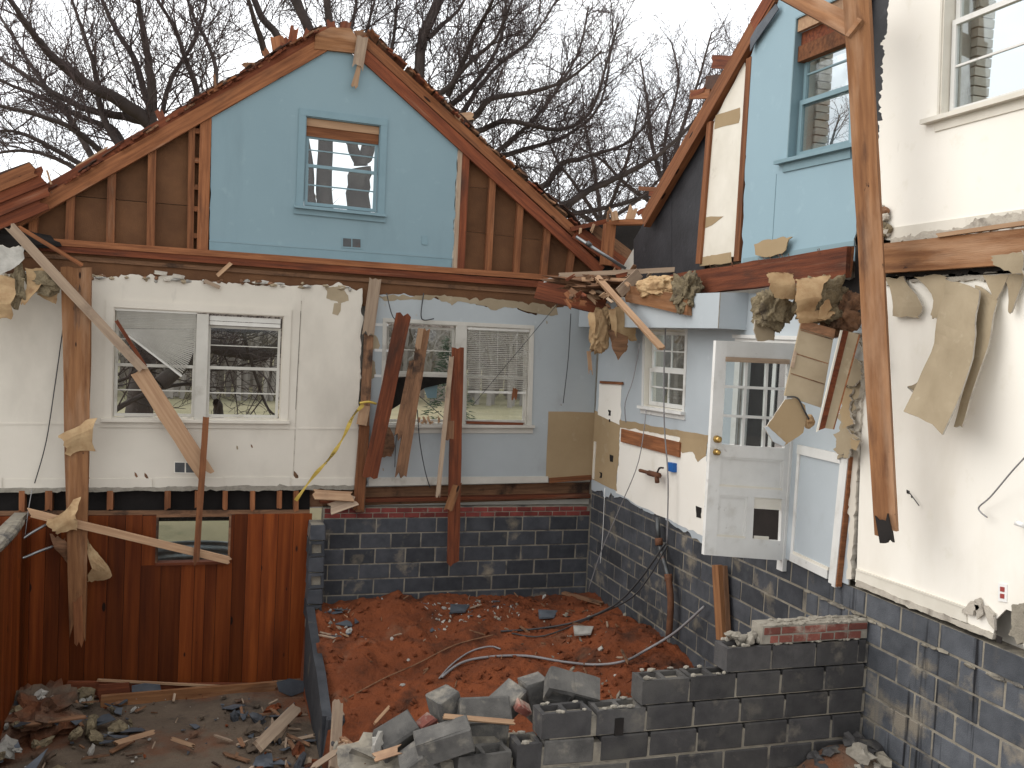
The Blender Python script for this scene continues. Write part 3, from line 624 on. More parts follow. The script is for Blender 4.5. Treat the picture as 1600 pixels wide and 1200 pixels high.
sash(f, LQ, .01, .03, .475, .53, NB, -.07, 'dull_trim', (.5,), .03); sash(f, LQ, .01, .5, .475, .98, NB, -.04, 'dull_trim', (.5,), .035)
sash(f, LQ, .545, .12, .985, .53, NB, -.07, 'dull_trim', (.45,), .03); sash(f, LQ, .545, .5, .985, .98, NB, -.04, 'dull_trim', (.52,), .035)
qp('blind_rail', LQ, .55, .03, .98, .075, NB, -.02, .04, 'blind', f); qp('blind_rail', LQ, .55, .08, .98, .115, NB, -.025, .03, 'blind', f)
# chair rail scar and panel joints
for a, b in (((-120, 661), (165, 660)), ((446, 668), (462, 668)), ((466, 668), (558, 668))): qp('wall_moulding', quad([BW(a[0], a[1]), BW(b[0], b[1]), BW(b[0], b[1]+3), BW(a[0], a[1]+3)]), 0, 0, 1, 1, NB, .006, .006, 'dingy_paint', lv)
board('panel_joint', BW(471, 470, .003), BW(458, 742, .003), .012, .006, 'gypsum', lv); board('panel_joint', BW(470, 486, .004), BW(462, 640, .004), .005, .006, 'black_and_shade', lv)
q = quad(px(BW, (272, 721), (307, 722), (307, 740), (272, 739))); v = qp('vent', q, 0, 0, 1, 1, NB, .008, .008, 'cream_trim', lv)
qp('vent_opening', q, .04, .08, .47, .92, NB, .010, .006, 'dark_metal', v); qp('vent_opening', q, .53, .08, .96, .92, NB, .010, .006, 'dark_metal', v)
def patch(parent, pts, mat, o=.003, amp=1.5, seed=0, P=BW, step=7, name='torn_patch', n=NB, t=.004):
    return sheet(name, [P(*p, o) for p in jag(pts, amp, step, seed)], n, t, [mat]*2, parent)
patch(lv, [(508, 448), (535, 449), (544, 462), (545, 470), (532, 474), (524, 470), (510, 466)], 'drywall_paper', seed=1); patch(lv, [(522, 474), (533, 474), (532, 486), (528, 493), (519, 490)], 'drywall_paper', seed=2, amp=1)
rr = random.Random(5)
for i in range(4):      # holes and gouges in the plaster
    x, y = rr.choice(((rr.uniform(5, 160), rr.uniform(740, 760)), (rr.uniform(210, 330), rr.uniform(735, 758)), (rr.uniform(440, 555), rr.uniform(670, 755)), (rr.uniform(445, 555), rr.uniform(480, 660)), (rr.uniform(150, 420), rr.uniform(670, 720))))
    s = rr.uniform(1, 2.6); patch(lv, [(x-s*.6, y-s*1.5), (x+s*.5, y-s), (x+s*.8, y+s*1.2), (x-s*.3, y+s*1.6)], rr.choice(('gypsum', 'drywall_paper', 'rotwood')), .002, .4, i, step=3, name='gouge', t=.003)
for x, y, s in ((461, 742, 4.5), (212, 742, 3), (228, 744, 3.5), (393, 697, 2)): patch(lv, [(x-s*.6, y-s*1.6), (x+s*.4, y-s*.7), (x+s*1.2, y+s), (x+s*.3, y+s*1.4), (x-s*.5, y+s*.3)], 'rotwood', .002, .6, int(x), step=3, name='gouge', t=.003)
# crumbs of plaster and lath along its torn top edge
for i in range(70):
    x = rr.uniform(-60, 560); y = ll((150, 433), (560, 450), max(x, 60))+rr.uniform(-4, 3)
    lump('plaster_crumb', BW(x, y, rr.uniform(-.02, .03)), (rr.uniform(.02, .07), .02, rr.uniform(.012, .03)), rr.choice(('gypsum', 'plaster_bit', 'drywall_paper', 'rotwood')), lv, seed=i, sub=1)
# outer skin of the house so that the wall is solid from both sides
ext = thing('outer_wall', 'white outer skin of the back wall seen only as window reveals', 'wall', (1.4, D+.15, 0))
gx = [Vector((p.x, D+.17, p.z)) for p in (BW(-260, 520), BW(20, 345), BW(530, 45), BW(930, 405), BW(932, 430))]
k2 = px(BW, (604, 503), (829, 514), (825, 664), (600, 663)); KQ = quad(k2)
def push(ps, y): return [Vector((p.x, y, p.z)) for p in ps]
sheet('outer_skin', [Vector((-6, D+.17, -.3)), Vector((-6, D+.17, 2.6))]+[Vector((-2.75, D+.17, 2.75)), Vector((1.38, D+.17, 5.72)), Vector((5.05, D+.17, 3.05)), Vector((5.3, D+.17, 2.8)), Vector((5.3, D+.17, -.3))], NB, .08, ['white_brick']*2, ext, [push(gw, D+.17), push(lw, D+.17), push(k2, D+.17)])
# ================================================================== joist ends under the left room, over the pine boarding
jst = thing('floor_joists', 'row of sawn floor joist ends in the dark gap above the pine boarding', 'joists', (-.3, D, -.15))
sheet('rim_board', [BW(*p, -.13) for p in [(-420, 768), (484, 760), (484, 812), (-420, 822)]], NB, .03, ['black_and_shade']*2, jst)  # rim board blackened: the dark of the joist gap put into its colour
for x, w in ((34, 7), (76, 9), (172, 8), (262, 8), (308, 6), (352, 7), (395, 7), (437, 7), (463, 7)):
    b = board('joist', BW(x, 767, .02), BW(x-.5, 768+rv.uniform(28, 34), .02), w*.0085, .22, 'stud', jst, ends=(0, .03), seed=x)
board('ledger', BW(-110, 803, .01), BW(484, 800, .01), .05, .04, 'rotwood', jst)
# ================================================================== downstairs back wall, right room
kt = thing('kitchen_wall', 'pale blue drywall of the right room on the back wall with torn top and tan bare square', 'wall', (3.5, D, 0))
top = jag([(584, 458), (640, 462), (720, 468), (760, 480), (790, 476), (830, 490), (858, 486), (880, 480), (935, 486)], 2.2, 9, 31, False)
kp = top+[(924, 748)]+jag([(924, 748), (572, 760)], .8, 12, 33, False)[1:]+jag([(572, 760), (578, 600), (584, 458)], 1.5, 12, 35, False)[1:-1]
sheet('drywall_panel', [BW(*p) for p in kp], NB, .014, ['pale_blue_paint_shaded', 'gypsum'], kt, [k2])
sheet('bare_paper', [BW(*p, .002) for p in jag([(588, 460), (690, 462), (760, 466), (868, 476), (872, 492), (850, 492), (835, 489), (805, 481), (760, 478), (720, 471), (640, 468), (600, 470)], 2.0, 8, 37)], NB, .006, ['drywall_paper']*2, kt)
patch(kt, [(857, 643), (936, 645), (926, 750), (853, 746)], 'tan_paper', .004, .5, 3, step=30, name='bare_square')
patch(kt, [(580, 520), (590, 528), (594, 540), (590, 548), (580, 545)], 'drywall_paper', .003, .8, 4); patch(kt, [(579, 560), (586, 566), (585, 590), (579, 594)], 'drywall_paper', .003, .8, 5)
for y in (508, 548, 588): board('lath', BW(585, y-1, .004), BW(607, y, .004), .035, .008, 'white_trim', kt)
qb = quad(px(BW, (576, 746), (856, 744), (856, 754), (576, 760)))
qp('baseboard', qb, 0, 0, 1, .95, NB, .012, .012, 'dull_trim', kt); board('base_strip', BW(858, 751, .02), BW(924, 746, .02), .07, .02, 'stud', kt)
f = casing(kt, KQ, NB, .05, 'dull_trim', ear=.03, sill=.08, front=.014)
qp('mullion', KQ, .47, .0, .545, 1, NB, .012, .12, 'dull_trim', f)
sash(f, KQ, .01, .03, .47, .5, NB, -.07, 'dull_trim', (.5,), .03); sash(f, KQ, .01, .5, .47, .98, NB, -.04, 'dull_trim', (), .035, pane=False)
sash(f, KQ, .545, .03, .985, .53, NB, -.07, 'dull_trim', (.5,), .03); sash(f, KQ, .545, .5, .985, .98, NB, -.04, 'dull_trim', (), .035)
for i in range(10):
    x, y = rr.choice(((rr.uniform(590, 850), rr.uniform(675, 745)), (rr.uniform(838, 920), rr.uniform(500, 640)), (rr.uniform(600, 860), rr.uniform(475, 500))))
    s = rr.uniform(.7, 1.6); patch(kt, [(x-s*.6, y-s*1.5), (x+s*.5, y-s), (x+s*.8, y+s*1.2), (x-s*.3, y+s*1.6)], rr.choice(('gypsum', 'drywall_paper')), .002, .3, i+70, step=3, name='gouge', t=.003)
board('rim_board', BW(480, 778, -.16), BW(930, 766, -.16), .24, .03, 'rotwood', kt); board('sill_plate', BW(500, 784, -.04), BW(926, 775, -.04), .05, .12, 'redwood', kt)
# remains of the partition between the two rooms, standing against the back wall
part = thing('partition_post', 'narrow splintered partition post standing between cream and pale blue walls', 'post', BW(565, 790, .1))
board('post', BW(577, 520, .07), BW(563, 800, .07), .115, .09, 'rotwood', part, ends=(.05, .0), seed=3); board('lower_post', BW(570, 665, .10), BW(560, 800, .10), .13, .06, 'stud', part, ends=(.0, .04), seed=4)
board('cap_board', BW(587, 434, .11), BW(575, 527, .11), .15, .025, 'greywood', part, ends=(.03, .08), seed=8); board('stub_board', BW(571, 634, .14), BW(565, 664, .14), .13, .03, 'freshwood', part, seed=9)
# ================================================================== pine boarded basement walls
pw = thing('pine_wall', 'knotty reddish pine boarding on the basement back wall with a small window', 'wall', (-.4, D, -2.5))
xs = [BW(484, 900, .02).x]
rp = random.Random(17)
while xs[-1] > -3.4: xs.append(xs[-1]-rp.choice((.13, .16, .19, .23)))
zt, zb = -.335, -2.56
wx0, wx1, wz0, wz1 = BW(247, 840).x, BW(357, 840).x, BW(300, 877).z, BW(300, 807).z
for a, b in zip(xs[1:], xs):
    for z0, z1 in (((zb, wz0-.03), (wz1+.02, zt)) if (b > wx0 and a < wx1) else ((zb, zt),)):
        if z1-z0 < .03: continue
        aa, bb = a, b
        m = (aa+bb)/2
        board('plank', Vector((m, D-.03+rp.uniform(-.004, .004), z1)), Vector((m, D-.03+rp.uniform(-.004, .004), z0)), b-a-.005, .02, 'pine_panel', pw)
for a, b in zip(xs[1:], xs):
    for c0, c1 in ((a, min(b, wx0)), (max(a, wx1), b)):
        if b > wx0 and a < wx1 and c1-c0 > .015: board('plank', Vector(((c0+c1)/2, D-.03, wz1+.02)), Vector(((c0+c1)/2, D-.03, wz0-.03)), c1-c0-.004, .02, 'pine_panel', pw)
box('backing', (-3.5, D-.004, zb), (wx0-.02, D+.12, zt-.002), 'black_and_shade', pw); box('backing', (wx1+.02, D-.004, zb), (1.24, D+.12, zt-.002), 'black_and_shade', pw); box('backing', (wx0-.02, D-.004, zb), (wx1+.02, D+.12, wz0-.02), 'black_and_shade', pw)
bq = quad([Vector((wx0, D-.03, wz1)), Vector((wx1, D-.03, wz1)), Vector((wx1, D-.03, wz0)), Vector((wx0, D-.03, wz0))])
fr = qp('window_frame', bq, -.02, 1.0, 1.02, 1.06, NB, .02, .14, 'redwood', pw)
qp('jamb', bq, -.03, 0, 0, 1, NB, .002, .14, 'rotwood', fr); qp('jamb', bq, 1, 0, 1.03, 1, NB, .002, .14, 'rotwood', fr); qp('jamb', bq, -.03, -.06, 1.03, 0, NB, .002, .14, 'rotwood', fr); qp('pane', bq, 0, 0, 1, 1, NB, -.09, .003, 'glass', fr)
sw_ = thing('pine_side_wall', 'pine boarded side wall running towards us at the far left of the basement', 'wall', (-2.1, 10, -2.5))
y = D-.05; XP = BW(46, 900, .02).x
while y > 4.0:
    w = rp.choice((.14, .17, .2, .23)); board('plank', Vector((XP+rp.uniform(-.004, .004), y-w/2, zt-.02)), Vector((XP+rp.uniform(-.004, .004), y-w/2, zb)), w-.006, .02, 'pine_panel', sw_, n=Vector((1, 0, 0))); y -= w
box('backing', (XP-.14, 4.0, zb), (XP-.024, D-.06, zt-.03), 'black_and_shade', sw_)
lump('mortar_cap', (XP-.05, 10.6, zt+.03), (.10, 1.2, .06), 'mortar', sw_, seed=4, rough=.12, freq=4)
box('sill_block', (XP-.16, 4.0, zt+.0), (XP-.02, D-.1, zt+.06), 'mortar', sw_)
# corrugated window well outside the little basement window
well = []; wf = []; NW = 26
for i in range(NW+1):
    a = math.pi*i/NW
    for j in range(15):
        z = -1.22+.40*j/14; r = .62+.018*math.sin(j*math.pi*.55); well.append(((wx0+wx1)/2-r*1.05*math.cos(a), D+.25+r*.74*math.sin(a), z))
for i in range(NW):
    for j in range(14): k = i*15+j; wf.append((k, k+1, k+16, k+15))
wo = mesh_obj('window_well', well, wf, 'steel', smooth=True); tag(wo, 'curved corrugated steel window well outside the small basement window', 'window well')
m = wo.modifiers.new('thick', 'SOLIDIFY'); m.thickness = .006
structure(mesh_obj('well_gravel', [(-.85, D+.2, -1.2), (.53, D+.2, -1.2), (.53, 12.8, -1.2), (-.85, 12.8, -1.2)], [(0, 1, 2, 3)], 'grey_earth'))
# ================================================================== right wall, downstairs blue part
ks = thing('kitchen_side_wall', 'pale blue right hand wall with small window, stripped tan and cream lower part', 'wall', (XR, 9.5, 0))
sww = px(RW, (1008, 515), (1072, 516), (1067, 643), (1006, 634)); SQ = quad(sww)
dr = [Vector((XR, 8.28, .02)), Vector((XR, 8.28, 2.06)), Vector((XR, 7.42, 2.06)), Vector((XR, 7.42, .02))]
zt_ = 2.62
ksp = [Vector((XR, D-.01, zt_)), Vector((XR, 6.42, zt_)), Vector((XR, 6.42, .12)), Vector((XR, 7.40, .12)), Vector((XR, 7.42, .13)), Vector((XR, 7.42, 2.06)), Vector((XR, 8.28, 2.06)), Vector((XR, 8.28, -.02))]
low = [RW(*p) for p in jag([(1100, 852), (1040, 812), (985, 785), (924, 765)], 2.5, 7, 41, False)]
sheet('drywall_panel', ksp+low+[Vector((XR, D-.01, .06))], NR, .014, ['pale_blue_paint', 'gypsum'], ks, [sww])
f = casing(ks, SQ, NR, .05, 'white_trim', ear=.02, sill=.06, front=.014, sides=(1, 1), jamb=.16, jm='cream_trim')
sash(f, SQ, .02, .02, .98, .52, NR, -.09, 'white_trim', (.5,), .04, cols=(.5,)); sash(f, SQ, .02, .5, .98, .98, NR, -.06, 'white_trim', (.5,), .045, cols=(.5,))
# stripped area: cream plaster sheet, tan paper strip, nailed board, paper tear line
patch(ks, [(970, 664), (1104, 684), (1100, 838), (1020, 800), (962, 770), (968, 700)], 'cream_paint', .003, 1.2, 51, P=RW, step=9, n=NR, name='stripped_plaster')
patch(ks, [(926, 640), (970, 655), (964, 768), (924, 748)], 'tan_paper', .004, .8, 52, P=RW, step=14, n=NR, name='bare_square'); patch(ks, [(936, 600), (971, 598), (968, 664), (934, 648)], 'cream_paint', .006, .6, 53, P=RW, step=14, n=NR, name='bare_square')
patch(ks, [(1060, 676), (1106, 682), (1103, 712), (1090, 722), (1082, 706), (1066, 708)], 'tan_paper', .006, 1.4, 54, P=RW, step=7, n=NR); patch(ks, [(968, 656), (1106, 680), (1106, 690), (968, 668)], 'tan_paper', .007, .8, 55, P=RW, step=8, n=NR)
board('nailed_board', RW(970, 680, .03), RW(1061, 703, .03), .17, .025, 'stud', ks, n=NR); board('shelf_cleat', RW(937, 597, .03), RW(972, 599, .03), .035, .02, 'stud', ks, n=NR)
board('cleat', RW(929, 690, .02), RW(926, 748, .02), .05, .02, 'cream_trim', ks, n=NR)
for x, y, s in ((952, 645, 4), (952, 657, 2), (955, 716, 5), (938, 742, 4), (1091, 800, 8)): patch(ks, [(x-s*.5, y-s*1.2), (x+s*.6, y-s*.8), (x+s*.5, y+s*1.2), (x-s*.4, y+s)], 'black_and_shade', .009, .6, int(y), P=RW, step=4, n=NR, name='hole', t=.004)
q = quad(px(RW, (1049, 722), (1058, 724), (1058, 738), (1049, 736))); qp('outlet_box', q, 0, 0, 1, 1, NR, .05, .05, 'blue_plastic', ks)
# kitchen soffit box under the ceiling line, its end face towards us
so = thing('soffit', 'pale blue boxed soffit hanging below the torn ceiling on the right wall', 'soffit', (4.9, 9.6, 2.2))
yN = RW(1174, 500).y; sx = XR-.33
a = PX(1124, 470, sx); yE = a.y; zb_ = PX(1124, 513, sx).z; ztp = zb_+.36
sheet('front_panel', [Vector((sx, yE, zb_)), Vector((sx, D-.02, zb_)), Vector((sx, D-.02, ztp-.02)), Vector((sx, yE+1, ztp+.01)), Vector((sx, yE, ztp))], NR, .012, ['pale_blue_paint', 'gypsum'], so)
sheet('end_panel', [Vector((sx+.013, yE, zb_)), Vector((XR-.002, yE, zb_)), Vector((XR-.002, yE, ztp+.02)), Vector((sx+.013, yE, ztp))], NB, .012, ['pale_blue_paint', 'gypsum'], so)
sheet('bottom_panel', [Vector((sx+.013, yE+.013, zb_)), Vector((XR-.002, yE+.013, zb_)), Vector((XR-.002, D-.03, zb_)), Vector((sx+.013, D-.03, zb_))], Vector((0, 0, -1)), .012, ['pale_blue_paint', 'gypsum'], so)
# door opening trim, dark storm door beyond, wainscot with rail on the near side
tr = thing('door_frame', 'white door frame on the right wall behind the open door', 'door frame', (XR, 7.85, 0))
for y0, y1 in ((8.28, 8.38), (7.32, 7.42)): box('jamb', (XR-.025, y0+.002, 0), (XR+.15, y1-.002, 2.06), 'white_trim', tr)
box('head', (XR-.028, 7.30, 2.064), (XR+.15, 8.40, 2.16), 'white_trim', tr); box('cap', (XR-.05, 7.28, 2.163), (XR-.001, 8.42, 2.20), 'white_trim', tr)
box('storm_door', (XR+.10, 7.43, .0), (XR+.13, 8.27, 2.05), 'black_and_shade', tr); box('mid_stile', (XR+.085, 7.80, .85), (XR+.098, 7.86, 2.04), 'white_trim', tr)
box('curtain', (XR+.07, 7.44, .7), (XR+.078, 7.72, 2.0), 'curtain', tr)
wp = thing('wainscot_panel', 'pale blue wall panel framed in white below the hanging debris beside the door', 'panel', (XR, 6.9, 0))
W4 = px(lambda x, y: RW(x, y, .02), (1248, 700), (1330, 718), (1310, 912), (1236, 876)); WQ = quad(W4)
qp('panel', WQ, .02, .05, .83, .93, NR, .0, .012, 'pale_blue_paint', wp); qp('rail', WQ, 0, -.03, .86, .05, NR, .02, .03, 'white_trim', wp); qp('base', WQ, 0, .93, .80, 1.0, NR, .018, .03, 'white_trim', wp)
qp('base_cap', WQ, 0, .905, .80, .93, NR, .012, .02, 'cream_trim', wp); qp('stile', WQ, 0, .05, .05, .93, NR, .014, .026, 'white_trim', wp); qp('trim', WQ, .84, .0, .93, 1.02, NR, .02, .03, 'white_trim', wp); qp('trim', WQ, .935, -.02, 1.0, 1.03, NR, .035, .06, 'white_trim', wp)
qp('edge_strip', WQ, 1.005, -.02, 1.03, 1.02, NR, .03, .05, 'stud', wp)
# torn stub of the cross partition
ps = thing('partition_stub', 'torn crumbling drywall edge of the cut partition beside the tall leaning timber', 'wall', (XR, 6.4, 0))
sheet('torn_board', [PX(*p, XR-.06) for p in jag([(1318, 525), (1342, 520), (1348, 560), (1343, 610), (1332, 650), (1326, 712), (1308, 718), (1306, 690), (1314, 640)], 3, 6, 61)], NR, .05, ['drywall_paper', 'gypsum'], ps)
sheet('back_board', [PX(*p, XR-.02) for p in jag([(1338, 560), (1352, 560), (1340, 720), (1330, 905), (1322, 905), (1330, 720)], 1.2, 9, 62)], NR, .05, ['dingy_paint', 'gypsum'], ps)
for i, (pts, o_, m_) in enumerate((([(1322, 528), (1336, 522), (1344, 540), (1352, 552), (1340, 560), (1328, 552)], .12, 'plaster_bit'), ([(1322, 562), (1344, 566), (1346, 590), (1336, 602), (1318, 604), (1314, 590)], .11, 'drywall_paper'), ([(1308, 676), (1322, 668), (1336, 680), (1330, 700), (1324, 716), (1306, 706)], .12, 'drywall_paper'), ([(1318, 604), (1332, 608), (1326, 640), (1334, 662), (1318, 672), (1312, 640)], .085, 'tan_paper'), ([(1328, 684), (1344, 688), (1340, 698), (1330, 700)], .14, 'tan_paper'))):
    sheet('torn_layer', [PX(*p, XR-o_) for p in jag(pts, 1.6, 4, 160+i)], (NR+Vector((0, -.4+.2*i, .2))).normalized(), .018, [m_, 'gypsum'], ps)
sheet('flap', [PX(*p, XR-.20) for p in jag([(1328, 556), (1345, 549), (1362, 556), (1368, 568), (1350, 564)], .8, 6, 63)], (NR+Vector((0, -.6, .5))).normalized(), .012, ['plaster_bit', 'gypsum'], ps)
# ================================================================== right wall, cream rooms
cr = thing('cream_wall_lower', 'cream downstairs wall at far right with hanging drywall strips and outlet', 'wall', (XR, 4.8, 0))
lowp = [RW(*p) for p in jag([(1338, 906), (1440, 946), (1500, 968), (1552, 992)], 1.4, 9, 71, False)]+[RW(1556, 968), RW(1572, 952), RW(1588, 958), RW(1600, 1012), Vector((XR, 2.2, -.02))]
sheet('drywall_panel', lowp+[Vector((XR, 2.2, 2.70)), RW(1600, 420), RW(1372, 436), RW(1352, 560), RW(1345, 700)], NR, .014, ['cream_paint', 'gypsum'], cr)
qb = quad([RW(1340, 890), RW(1512, 950), RW(1512, 974), RW(1338, 910)]); qp('baseboard', qb, 0, .05, 1, .95, NR, .014, .014, 'cream_trim', cr); qp('baseboard_cap', qb, 0, -.08, 1, .05, NR, .02, .02, 'cream_trim', cr)
sheet('torn_base', [RW(*p, .018) for p in jag([(1338, 906), (1552, 991), (1550, 999), (1336, 915)], 1.0, 9, 73)], NR, .03, ['gypsum']*2, cr)
for k, pts in enumerate(([(1503, 958), (1512, 944), (1524, 940), (1530, 950), (1520, 962)], [(1522, 938), (1530, 934), (1536, 960), (1526, 968)], [(1536, 946), (1552, 958), (1554, 985), (1545, 975)])): patch(cr, pts, 'gypsum', .03, 1.2, 80+k, P=RW, step=5, n=NR, name='broken_plaster', t=.02)
for k, pts in enumerate(([(1582, 944), (1600, 942), (1606, 1010), (1586, 1000), (1578, 985)], )): patch(cr, pts, 'mortar', .01, 1.6, 90+k, P=RW, step=5, n=NR, name='broken_plaster', t=.03)
q = quad(px(RW, (1561, 911), (1575, 913), (1574, 941), (1561, 939))); o_ = qp('outlet', q, 0, 0, 1, 1, NR, .008, .008, 'white_plastic', cr)
qp('socket', q, .25, .18, .75, .44, NR, .011, .006, 'red_plastic', o_); qp('socket', q, .25, .56, .75, .82, NR, .011, .006, 'red_plastic', o_)
for x, y, s in ((1418, 768, 3), (1424, 776, 1.5), (1560, 998, 6)): patch(cr, [(x-s*.6, y-s), (x+s, y-s*.3), (x+s*.8, y+s*1.3), (x-s*.4, y+s)], 'black_and_shade', .003, .6, int(x), P=RW, step=4, n=NR, name='hole', t=.003)
tube('nail_wire', px(lambda x, y: RW(x, y, .03), (1418, 766), (1425, 775), (1436, 790)), .004, 'cable_dark', cr); tube('shelf_peg', px(lambda x, y: RW(x, y, .06), (1588, 817), (1600, 821)), .02, 'white_plastic', cr)
cu = thing('cream_wall_upper', 'cream upstairs wall with a white sash window at the top right corner', 'wall', (XR, 5, 2.9))
uw = px(RW, (1478, -120), (1760, -230), (1755, 100), (1468, 183)); uw[1] = Vector((XR, 4.70, uw[0].z)); uw[2] = Vector((XR, 4.70, uw[3].z)); UQ = quad(uw)
left = jag([(1372, -240), (1378, -80), (1388, 10), (1380, 90), (1374, 200), (1370, 300), (1366, 372)], 2.4, 4.5, 77, False)
sheet('drywall_panel', [RW(*p) for p in left]+[Vector((XR, 5.9, 2.93)), Vector((XR, 2.2, 2.93)), Vector((XR, 2.2, 6.9)), Vector((XR, 6.3, 6.9))], NR, .014, ['cream_paint', 'gypsum'], cu, [uw])
f = casing(cu, UQ, NR, .02, 'cream_trim', top=True, ear=.12, sill=.07, front=.012, jamb=.14)
sash(f, UQ, .02, .0, .98, .52, NR, -.10, 'white_trim', (.5,), .04); sash(f, UQ, .02, .5, .98, .985, NR, -.07, 'white_trim', (.5,), .04)
qb = quad([RW(1396, 350), Vector((XR, 2.2, RW(1396, 350).z+.03)), Vector((XR, 2.2, 2.93)), RW(1392, 374)]); qp('baseboard', qb, 0, .25, 1, 1, NR, .010, .012, 'cream_trim', cu)
sheet('torn_base', [RW(*p, .014) for p in jag([(1392, 374), (1440, 362), (1500, 356), (1530, 342), (1600, 330), (1600, 350), (1500, 366), (1392, 384)], 2.4, 6, 79)], NR, .02, ['gypsum']*2, cu)
for i in range(16): lump('plaster_crumb', RW(1372+rr.uniform(-6, 14), rr.uniform(325, 378), .03), (.03, rr.uniform(.03, .08), rr.uniform(.03, .07)), rr.choice(('gypsum', 'batt', 'rotwood')), cu, seed=i+9, sub=2)
# ================================================================== right wall, upstairs blue gable part
ug = thing('side_gable_wall', 'upstairs side wall with blue panel, white panel and black tarpaper under a rafter', 'wall', (XR, 8.5, 2.9))
bwq = px(RW, (1243, 28), (1330, -14), (1327, 227), (1229, 250)); BQ = quad(bwq)
bp = [(1158, 412), (1165, 250), (1170, 100), (1183, 60), (1212, 14)]
pts = [RW(*p) for p in jag(bp, .9, 14, 91, False)]+[Vector((XR, 7.6, 6.2)), Vector((XR, 6.62, 6.6))]+[RW(*p) for p in jag([(1338, 200), (1337, 408)], 1, 16, 92, False)]
sheet('drywall_panel', pts, NR, .014, ['blue_paint_lit', 'gypsum'], ug, [bwq])
f = casing(ug, BQ, NR, .012, 'blue_trim', ear=.10, sill=.08, front=.016, sides=(0, 0), top=False, jamb=.16)
qp('header', BQ, .02, .0, 1, .10, NR, -.02, .04, 'freshwood', f); qp('header', BQ, .02, .10, 1, .20, NR, -.07, .05, 'redwood', f); qp('header', BQ, .02, .20, 1, .31, NR, -.04, .08, 'stud', f)
sash(f, BQ, .04, .28, .99, .62, NR, -.11, 'blue_trim', (.35,), .04); sash(f, BQ, .04, .58, .99, .98, NR, -.08, 'blue_trim', (), .045)
qb = quad([RW(1162, 404), RW(1336, 376), RW(1336, 384), RW(1162, 412)]); qp('baseboard', qb, 0, .0, 1, 1, NR, .012, .012, 'blue_paint', ug)
board('panel_joint', RW(1213, 272, .003), RW(1205, 402, .003), .008, .005, 'blue_trim', ug, n=NR)
wpn = [(1094, 414), (1107, 208), (1163, 96), (1166, 110), (1150, 400)]
sheet('white_panel', [RW(*p, -.03) for p in jag(wpn, .7, 18, 93)], NR, .014, ['cream_trim', 'gypsum'], ug)
patch(ug, [(1118, 180), (1156, 168), (1154, 192), (1116, 202)], 'tan_paper', -.027, .5, 94, P=RW, step=12, n=NR); patch(ug, [(1100, 340), (1130, 338), (1112, 352), (1098, 358)], 'tan_paper', -.027, .8, 95, P=RW, step=8, n=NR); patch(ug, [(1094, 402), (1142, 394), (1143, 410), (1093, 416)], 'tan_paper', -.027, .8, 96, P=RW, step=8, n=NR)
for i, (x0, x1) in enumerate(((990, 1050), (1050, 1102))):
    t0, t1 = ll((1000, 352), (1200, 8), x0), ll((1000, 352), (1200, 8), x1)
    sheet('tarpaper', [RW(x0, max(t0, 200)+6, -.09), RW(x1-.5, t1+6, -.09), RW(x1-.5, 440, -.09), RW(x0, 440, -.09)], NR, .02, ['tarpaper']*2, ug)
sheet('tarpaper', [RW(*p, -.05) for p in jag([(1336, -60), (1400, -80), (1394, 60), (1388, 180), (1380, 300), (1374, 400), (1336, 420)], 1.2, 6, 97)], NR, .02, ['tarpaper']*2, ug)
board('stud', RW(1108, 190, .0), RW(1090, 412, .0), .10, .10, 'stud', ug, n=NR); board('stud', RW(1170, 90, .005), RW(1150, 408, .005), .10, .10, 'stud', ug, n=NR)
board('rafter', RW(1003, 346, .03), RW(1206, -8, .03), .20, .09, 'stud', ug, n=NR, ends=(.04, 0), seed=3); board('rafter', PX(1175, 40, XR-.04), PX(1240, -70, XR-.04), .16, .05, 'redwood', ug, n=NR)
sheet('flashing', [RW(*p, .05) for p in [(1172, 60), (1182, 42), (1212, 6), (1216, 14), (1180, 66), (1172, 80)]], NR, .01, ['slate']*2, ug)
patch(ug, [(1178, 382), (1200, 374), (1238, 370), (1222, 396), (1195, 402), (1180, 398)], 'tan_paper', .06, 1.2, 98, P=RW, step=7, n=NR, name='fallen_paper', t=.01)
for x, y, x2, y2, m, w in ((1075, 148, 1108, 146, 'stud', .10), (1076, 150, 1100, 140, 'redwood', .05), (1110, 96, 1140, 98, 'redwood', .14), (1100, 130, 1124, 128, 'shingle', .16), (996, 294, 1026, 296, 'stud', .05), (1012, 300, 1026, 302, 'redwood', .08)): board('roof_end', RW(x2, y2, -.02), RW(x, y, -.05), w, .04, m, ug, n=NR, ends=(0, .06), seed=x+y)
# outer skin with deep brick reveals round the two upstairs windows
ex2 = thing('outer_wall', 'painted brick outer skin showing in the reveals of the right hand windows', 'wall', (XR+.17, 7, 0))
def pushx(ps, x): return [Vector((x, p.y, p.z)) for p in ps]
sheet('outer_skin', [Vector((XR+.17, 2.2, -.1)), Vector((XR+.17, D-.01, -.1)), Vector((XR+.17, D-.01, 2.9)), Vector((XR+.17, 8.0, 5.8)), Vector((XR+.17, 7, 6.6)), Vector((XR+.17, 2.2, 6.9))], NR, .10, ['white_brick']*2, ex2, [pushx(sww, XR+.17), pushx(bwq, XR+.17), pushx(uw, XR+.17), pushx(dr, XR+.17)])
for Q_ in (bwq, uw):
    z = Q_[3].z-.02; y = Q_[3].y
    while z < 6.3:
        box('brick', (XR+.272, y-.035+rr.uniform(0, .008), z), (XR+.42, y+.12, z+.062), 'white_brick', ex2); z += .073
